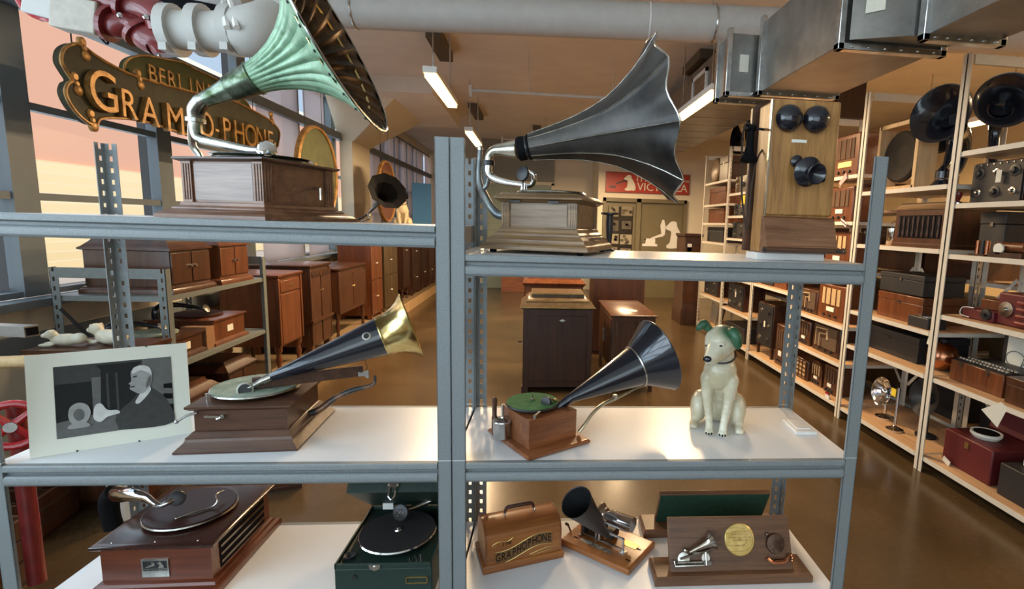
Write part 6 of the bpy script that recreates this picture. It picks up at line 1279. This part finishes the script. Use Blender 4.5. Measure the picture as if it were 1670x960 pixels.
# .655 level
t, w, h, d = place('typewriter_case', 'orange brown open box full of small metal keys on the second shelf', 'instrument', 1528, 1640, .655, 590, X=2.70, dep=.36)
link('case_body', MB().lo((-w / 2, -d / 2, 0), (w / 2, d / 2, h * .86)), M_['redcab'], t, bevel=.004); link('key_bed', MB().lo((-w / 2 + .01, -d / 2 + .01, h * .86), (w / 2 - .01, d / 2 - .01, h * .90)), M_['black_case'], t)
for q in range(2): link('latch', MB().prism([(-.012, .01), (.012, .01), (.008, -.02), (-.008, -.02)], (-w * .28 + q * w * .5, -d / 2 - .003, h * .8), (1, 0, 0), (0, 0, 1), .004), M_['nickel'], t)
for q in range(14):
    for r_ in range(2): link('key', MB().ball((-w * .44 + q * w * .066, -d / 2 + .05 + r_ * .06, h * .93), .013, 8), M_['nickel'], t)
t, w, h, d = place('framed_drawing', 'pale drawing in a black frame leaning at the right edge of the second shelf', 'picture', 1636, 1720, .655, 553, X=2.98, dep=.03); t.location.z = .656
link('frame', MB().lo((-w / 2, -.012, 0), (w / 2, .012, h + .02)), M_['black_case'], t); link('sheet', MB().lo((-w / 2 + .03, -.015, .03), (w / 2 - .03, -.012, h - .01)), M_['card'], t)
m = MB(); m.tube([(-w * .2 + .05 * math.cos(a) * 1.3, -.017, h * .55 + .05 * math.sin(a)) for a in [PI * q / 6 for q in range(12)]], .002, 5, closed=True); m.tube([(-w * .1, -.017, h * .3), (0, -.017, h * .7), (w * .1, -.017, h * .4), (w * .2, -.017, h * .6)], .002, 5); link('drawn_lines', m, M_['iron'], t)
case_('dark chest at the right edge of the second shelf below the drawing', 1640, 1720, .655, 625, 'midcab', X=2.66, dep=.2)
t, w, h, d = place('suitcase_gramophone', 'maroon suitcase gramophone with its lid standing open on the bottom shelf', 'gramophone', 1548, 1612, .11, 716, X=2.70, dep=.34)
w = .36; t.location.y = 2.77
link('case_body', MB().lo((-w / 2, -d / 2, 0), (w / 2, d / 2, h)), M_['maroon_case'], t, bevel=.008); lid = link('lid', MB().lo((-w / 2, -.02, 0), (w / 2, .02, .17)), M_['maroon_case'], t, 'open maroon lid', bevel=.008); lid.location = (0, d / 2 - .01, h); lid.rotation_euler = (R(-14), 0, 0)
link('turntable', MB().lathe([(.07, h), (.085, h + .02), (.085, h + .035), (.075, h + .035), (.07, h + .03), (0, h + .03)], (-.02, -.03, 0), n=28), M_['card'], t); link('felt', MB().lathe([(.068, h + .032), (.068, h + .034), (0, h + .034)], (-.02, -.03, 0), n=28), M_['black'], t)
link('carry_handle', MB().tube([(-w / 2, -.06, h * .6), (-w / 2 - .02, -.05, h * .55), (-w / 2 - .022, .05, h * .55), (-w / 2, .06, h * .6)], .008, 8, sub=2), M_['black_case'], t); link('latch', MB().box((0, -d / 2 - .004, h * .8), (.03, .006, .04)), M_['brass'], t); link('tag', MB().box((-w * .3, -d / 2 - .03, h * .1), (.06, .004, .035), Matrix.Rotation(R(20), 3, 'Y')), M_['paper'], t, 'small paper tag')
t, w, h, d = place('black_case', 'black carrying case with a round white ring on top at the lower right edge', 'case', 1628, 1700, .11, 770, X=2.68, dep=.30); link('case_body', MB().lo((-w / 2, -d / 2, 0), (w / 2, d / 2, h)), M_['black_case'], t, bevel=.006); link('ring', MB().lathe([(.06, h), (.075, h + .005), (.075, h + .03), (.06, h + .03), (.06, h + .01)], (-w * .1, 0, 0), n=28, cap=False), M_['card'], t)
th_ = thing('paper_note', 'folded paper note hanging over the shelf edge below the open keyed box', 'note', (2.594, 2.52, .60), -RX + R(10)); link('sheet', MB().prism([(-.07, -.01), (.03, .07), (.07, .05), (.03, -.08)], (0, 0, 0), (1, 0, 0), (0, 0, 1), .002), M_['paper'], th_)
# bay B
t, w, h, d = place('framed_speaker', 'pale pine crate frame holding a large round black speaker disc', 'speaker', 1430, 1498, 1.905, 200, X=2.70, dep=.16)
for sx in (-1, 1): link('frame_side', MB().lo((sx * w / 2 - .015, -d / 2, 0), (sx * w / 2 + .015, d / 2, h)), M_['pine'], t)
link('frame_top', MB().lo((-w / 2, -d / 2, h - .03), (w / 2, d / 2, h)), M_['pine'], t); link('frame_bottom', MB().lo((-w / 2, -d / 2, 0), (w / 2, d / 2, .03)), M_['pine'], t); rr = min(w, h) * .46
link('speaker_disc', MB().lathe([(rr, 0), (rr, .02), (rr * .9, .03), (rr * .3, -.01), (0, -.01)], (0, -.02, h * .5), (0, -1, 0), 40), paint('brown_black_cone', (.02, .016, .013), .7, spec=.2), t)
horn_speaker('black horn loudspeaker on the second rack beside the pine frame', 2.80, 3.36, 1.906, .19, .50, -RX + R(25)); horn_speaker('smaller black horn loudspeaker behind the pine frame', 3.10, 3.62, 1.906, .17, .46, -RX + R(10))
t, w, h, d = place('fretwork_cabinet', 'brown gramophone cabinet with a row of oval fretwork openings and a pale lid', 'cabinet', 1462, 1543, 1.49, 342, X=2.69, dep=.36)
link('case', MB().rect(w, d, [(.008, 0), (.008, .02), (0, .03), (0, h)]), M_['midcab'], t); link('lid', MB().rect(w, d, [(.006, h), (.008, h + .01), (-.01, h + .03), (-.02, h + .05)]), M_['oak_d'], t); link('grille', MB().box((0, -d / 2 - .001, h * .55), (w * .86, .004, h * .6)), M_['black'], t)
for q in range(9): link('fret', MB().lathe([(.006, 0), (.009, h * .1), (.004, h * .25), (.009, h * .4), (.006, h * .55)], (-w * .4 + q * w * .1, -d / 2 - .005, h * .27), n=8), M_['midcab'], t)
t, w, h, d = place('silver_cup', 'shiny silver cup with a ring handle beside the fretwork cabinet', 'cup', 1436, 1460, 1.49, 372, X=2.70, dep=.09); link('cup_body', MB().lathe([(.04, 0), (.045, .01), (.045, h), (.041, h), (.04, .012), (0, .012)], n=24), M_['chrome'], t); link('ring_handle', MB().tube([(.03 * math.cos(a), 0, h + .025 + .03 * math.sin(a)) for a in [PI * q / 8 for q in range(16)]], .004, 6, closed=True), M_['nickel'], t)
case_('dark brown case in shadow beyond the silver cup', 1408, 1436, 1.49, 330, 'dkcab', X=2.78, dep=.34)
case_('red brown case at the far end of the pine frame shelf', 1404, 1430, 1.905, 235, 'redcab', X=2.85, dep=.3)
case_('wide brown leather case under the black one on the second rack', 1432, 1506, .945, 480, 'redcab', X=2.70, dep=.34); q_ = atx(1470, 480, 2.70).z
case_('wide black case stacked on the brown leather one', 1436, 1508, q_ + .006, 446, 'black_case', X=2.72, dep=.32)
t, w, h, d = place('portable_player', 'small black portable player with a metal disc and a hanging white tag', 'player', 1480, 1514, .945, 512, X=2.63, dep=.16); link('case_body', MB().lo((-w / 2, -d / 2 + .0, 0), (w / 2, d / 2 - .02, h * .8)), M_['black_case'], t, bevel=.006); link('turntable', MB().lathe([(w * .34, 0), (w * .34, .01), (0, .012)], (0, -.01, h * .8), n=24), M_['nickel'], t); link('tag', MB().box((w * .8, -d / 2 - .012, -.05), (.05, .002, .085), Matrix.Rotation(R(12), 3, 'Y')), M_['card'], t, 'white paper tag')
case_('large black case on the second shelf of the second rack', 1402, 1500, .655, 538, 'black_case', X=2.74, dep=.40)
t, w, h, d = place('copper_bowl', 'polished copper globe shade lying behind the post', 'bowl', 1500, 1538, .655, 556, X=2.72, dep=.2); rr = .095
link('shell', MB().lathe([(.03, 0), (.07, .02), (.095, .06), (.10, .10), (.085, .15), (.05, .18), (.02, .19)], n=30), M_['copper'], t); link('neck', MB().lathe([(.02, .19), (.025, .20), (.02, .215), (0, .215)], n=16), M_['iron'], t)
def stand_horn(lab, pl, pr_, pt, z, m, X=2.72):
    t, w, h, d = place('desk_loudspeaker', lab, 'loudspeaker', pl, pr_, z, pt, X=X, dep=.2); r_ = min(w * .5, .14)
    link('base', MB().lathe([(.07, 0), (.07, .012), (.03, .025), (.012, .035), (.012, h - r_)], n=24), M_[m], t); link('bell', MB().lathe([(.03, -.06), (.05, -.02), (r_ * .8, .02), (r_, .035), (r_ * .78, .025), (.03, -.03)], (0, -.02, h - r_), (0, -1, .15), 32, cap=False), M_[m], t); link('bell_centre', MB().ball((0, -.02, h - r_), .03, 12), M_[m], t); return t
stand_horn('brightly polished round loudspeaker on the bottom shelf of the second rack', 1414, 1446, 616, .11, 'chrome')
t, w, h, d = place('desk_stand', 'chrome desk stand with a yellow tag beside the polished loudspeaker', 'stand', 1441, 1466, .11, 632, X=2.66, dep=.12); link('base', MB().lathe([(.06, 0), (.06, .012), (.02, .03), (.010, .04), (.012, h)], n=22), M_['chrome'], t); link('tag', MB().box((-.04, -.01, h * .86), (.05, .002, .06)), M_['yellow_paper'], t, 'yellow tag')
stand_horn('dark round loudspeaker with a wide bowl by the second rack post', 1472, 1528, 618, .11, 'iron', X=2.78)
# bay C
box_radio('wooden radio with a glowing yellow dial on the top shelf of the third rack', 1362, 1403, 2.055, 220, 'redcab', lit=True)
t = thing('pink_note', 'pink paper note under the glowing dial radio', 'note', (2.592, 4.22, 2.03), -RX); link('sheet', MB().prism([(-.04, -.03), (.05, .05), (.07, .0), (-.02, -.06)], (0, 0, 0), (1, 0, 0), (0, 0, 1), .002), M_['pink_paper'], t)
box_radio('dark red radio with a white tag on the fifth shelf of the third rack', 1352, 1393, 1.67, 305, 'redcab')
t = thing('striped_note', 'white and red striped tag at the shelf edge below the dark red radio', 'note', (2.592, 4.14, 1.66), -RX); link('sheet', MB().box((0, 0, 0), (.10, .002, .035), Matrix.Rotation(R(25), 3, 'Y')), M_['white'], t); link('stripe', MB().box((0, -.002, 0), (.10, .001, .010), Matrix.Rotation(R(25), 3, 'Y')), M_['dkred'], t)
box_radio('orange brown radio with three knobs just above the grey shelf beam', 1348, 1388, 1.25, 378, 'redcab', 'light')
box_radio('brown radio with curved deco bars on the third shelf', 1296, 1334, .785, 470, 'midcab', 'deco'); box_radio('tall orange brown radio with a cream slot beside the deco one', 1336, 1380, .785, 464, 'redcab', 'light')
box_radio('small dark radio with stepped shoulders on the second shelf', 1294, 1322, .46, 521, 'midcab'); box_radio('wide dark radio with looping chrome bars on the second shelf', 1327, 1372, .46, 525, 'dkcab', 'deco')
box_radio('small radio with a lattice grille on the bottom shelf', 1290, 1318, .11, 582, 'midcab', 'lattice'); box_radio('round topped radio with a lancet grille on the bottom shelf', 1322, 1342, .11, 588, 'midcab', 'arch', X=2.72); box_radio('squat brown radio beside the red white ticket', 1344, 1366, .11, 597, 'midcab', X=2.70)
t = thing('price_ticket', 'small white ticket with a red band standing on the bottom shelf', 'ticket', (2.61, 4.16, .111), -RX); link('card', MB().lo((-.03, -.005, 0), (.03, .005, .05)), M_['white'], t); link('red_band', MB().lo((-.03, -.006, .035), (.03, .006, .05)), M_['red'], t)
# bay D
panel_set('tall black floor receiver on short legs with a hanging white tag', 1224, 1262, .11, 492, 3, 2, tag=True, legs=.12); box_radio('narrow brown radio beside the tall black receiver', 1266, 1284, .11, 530, 'midcab')
panel_set('low dark receiver on the third shelf of the fourth rack', 1228, 1262, .945, 438, 1, 3)
case_('brown case beside the low dark receiver on the fourth rack', 1264, 1284, .945, 436, 'redcab')
# bay E
panel_set('black receiver with a white tag on the second shelf of the fifth rack', 1177, 1213, .51, 462, 2, 3, tag=True); case_('dark case low in the fifth rack', 1178, 1214, .11, 528, 'black_case')
panel_set('receiver with two pale dials on the top shelf of the fifth rack', 1193, 1218, 2.045, 287, 1, 2, m='olivecab'); panel_set('small receiver beside a bright yellow note', 1192, 1216, 1.75, 332, 2, 2); panel_set('dark receiver on the fourth shelf beneath the yellow note', 1190, 1214, 1.455, 362, 2, 2)
t = thing('yellow_note', 'bright yellow paper note on the fifth rack', 'note', (2.60, 6.32, 1.93), -RX); link('sheet', MB().lo((-.10, 0, -.04), (.08, .003, .07)), M_['yellow_paper'], t)
# bay F
case_('brown case on the third shelf from the top of the sixth rack', 1157, 1183, 1.925, 306, 'redcab'); case_('brown case on the shelf beneath it in the sixth rack', 1153, 1180, 1.655, 340, 'redcab'); case_('dark case on the lower eye level shelf of the sixth rack', 1149, 1179, 1.375, 370, 'black_case')
t, w, h, d = place('round_speaker', 'round brown loudspeaker on the top shelf of the sixth rack', 'speaker', 1160, 1174, 2.25, 254, X=2.68, dep=.1); rr = h / 2
link('bell', MB().lathe([(rr, 0), (rr, .05), (rr * .85, .06), (rr * .3, .02), (0, .02)], (0, 0, rr + .02), (0, -1, 0), 32), M_['oak_d'], t); link('foot', MB().lo((-.08, -.06, 0), (.08, .06, .025)), M_['dkcab'], t)
case_('dark speaker box beside the round brown loudspeaker', 1175, 1188, 2.25, 250, 'dkcab')
panel_set('dark receiver on the second shelf of the sixth rack', 1141, 1171, .565, 452, 2, 2)
t, w, h, d = place('metal_cylinder', 'grey metal cylinder leaning with a picture on the bottom shelf of the sixth rack', 'cylinder', 1148, 1170, .10, 492, X=2.70, dep=.2); link('cylinder_body', MB().cyl((w * .15, 0, 0), (w * .28, .05, h), .05, n=20), M_['galv'], t); link('picture', MB().box((-w * .15, 0, h * .45), (w * .5, .01, h * .8), Matrix.Rotation(R(12), 3, 'Y')), paint('grey_picture', (.25, .24, .22), .5), t)
# black bowls on top of the far racks, dark chest on top
for i, (y, r_, lab) in enumerate([(7.55, .20, 'far black loudspeaker bowl on top of the sixth rack'), (6.95, .24, 'black loudspeaker bowl on top between the sixth and fifth racks'), (6.2, .28, 'nearest black loudspeaker bowl on top of the fifth rack')]):
    t = thing('speaker_bowl', lab, 'loudspeaker', (2.9, y, 2.685), -RX, 'black bowls on top of the racks'); link('bowl', MB().lathe([(.04, -.12), (.08, -.09), (r_ * .8, -.02), (r_, .0), (r_ * .78, -.01), (.04, -.06)], (0, 0, r_), (0, -1, 0), 36, cap=False), M_['black'], t); link('foot', MB().lathe([(.09, 0), (.08, .02), (.02, .04), (.015, r_)], (0, .09, 0), n=18), M_['black'], t)
t = thing('dark_chest', 'large dark chest on top of the fourth rack below the duct', 'chest', (2.95, 5.2, 2.685)); link('case_body', MB().lo((-.22, -.3, 0), (.22, .3, .34)), M_['dkcab'], t); link('lid', MB().lo((-.225, -.305, .34), (.225, .305, .38)), M_['dkcab'], t)
# two top support planks above the second rack
for i, (x, lab) in enumerate(((3.0, 'front'), (3.3, 'rear'))):
    pass
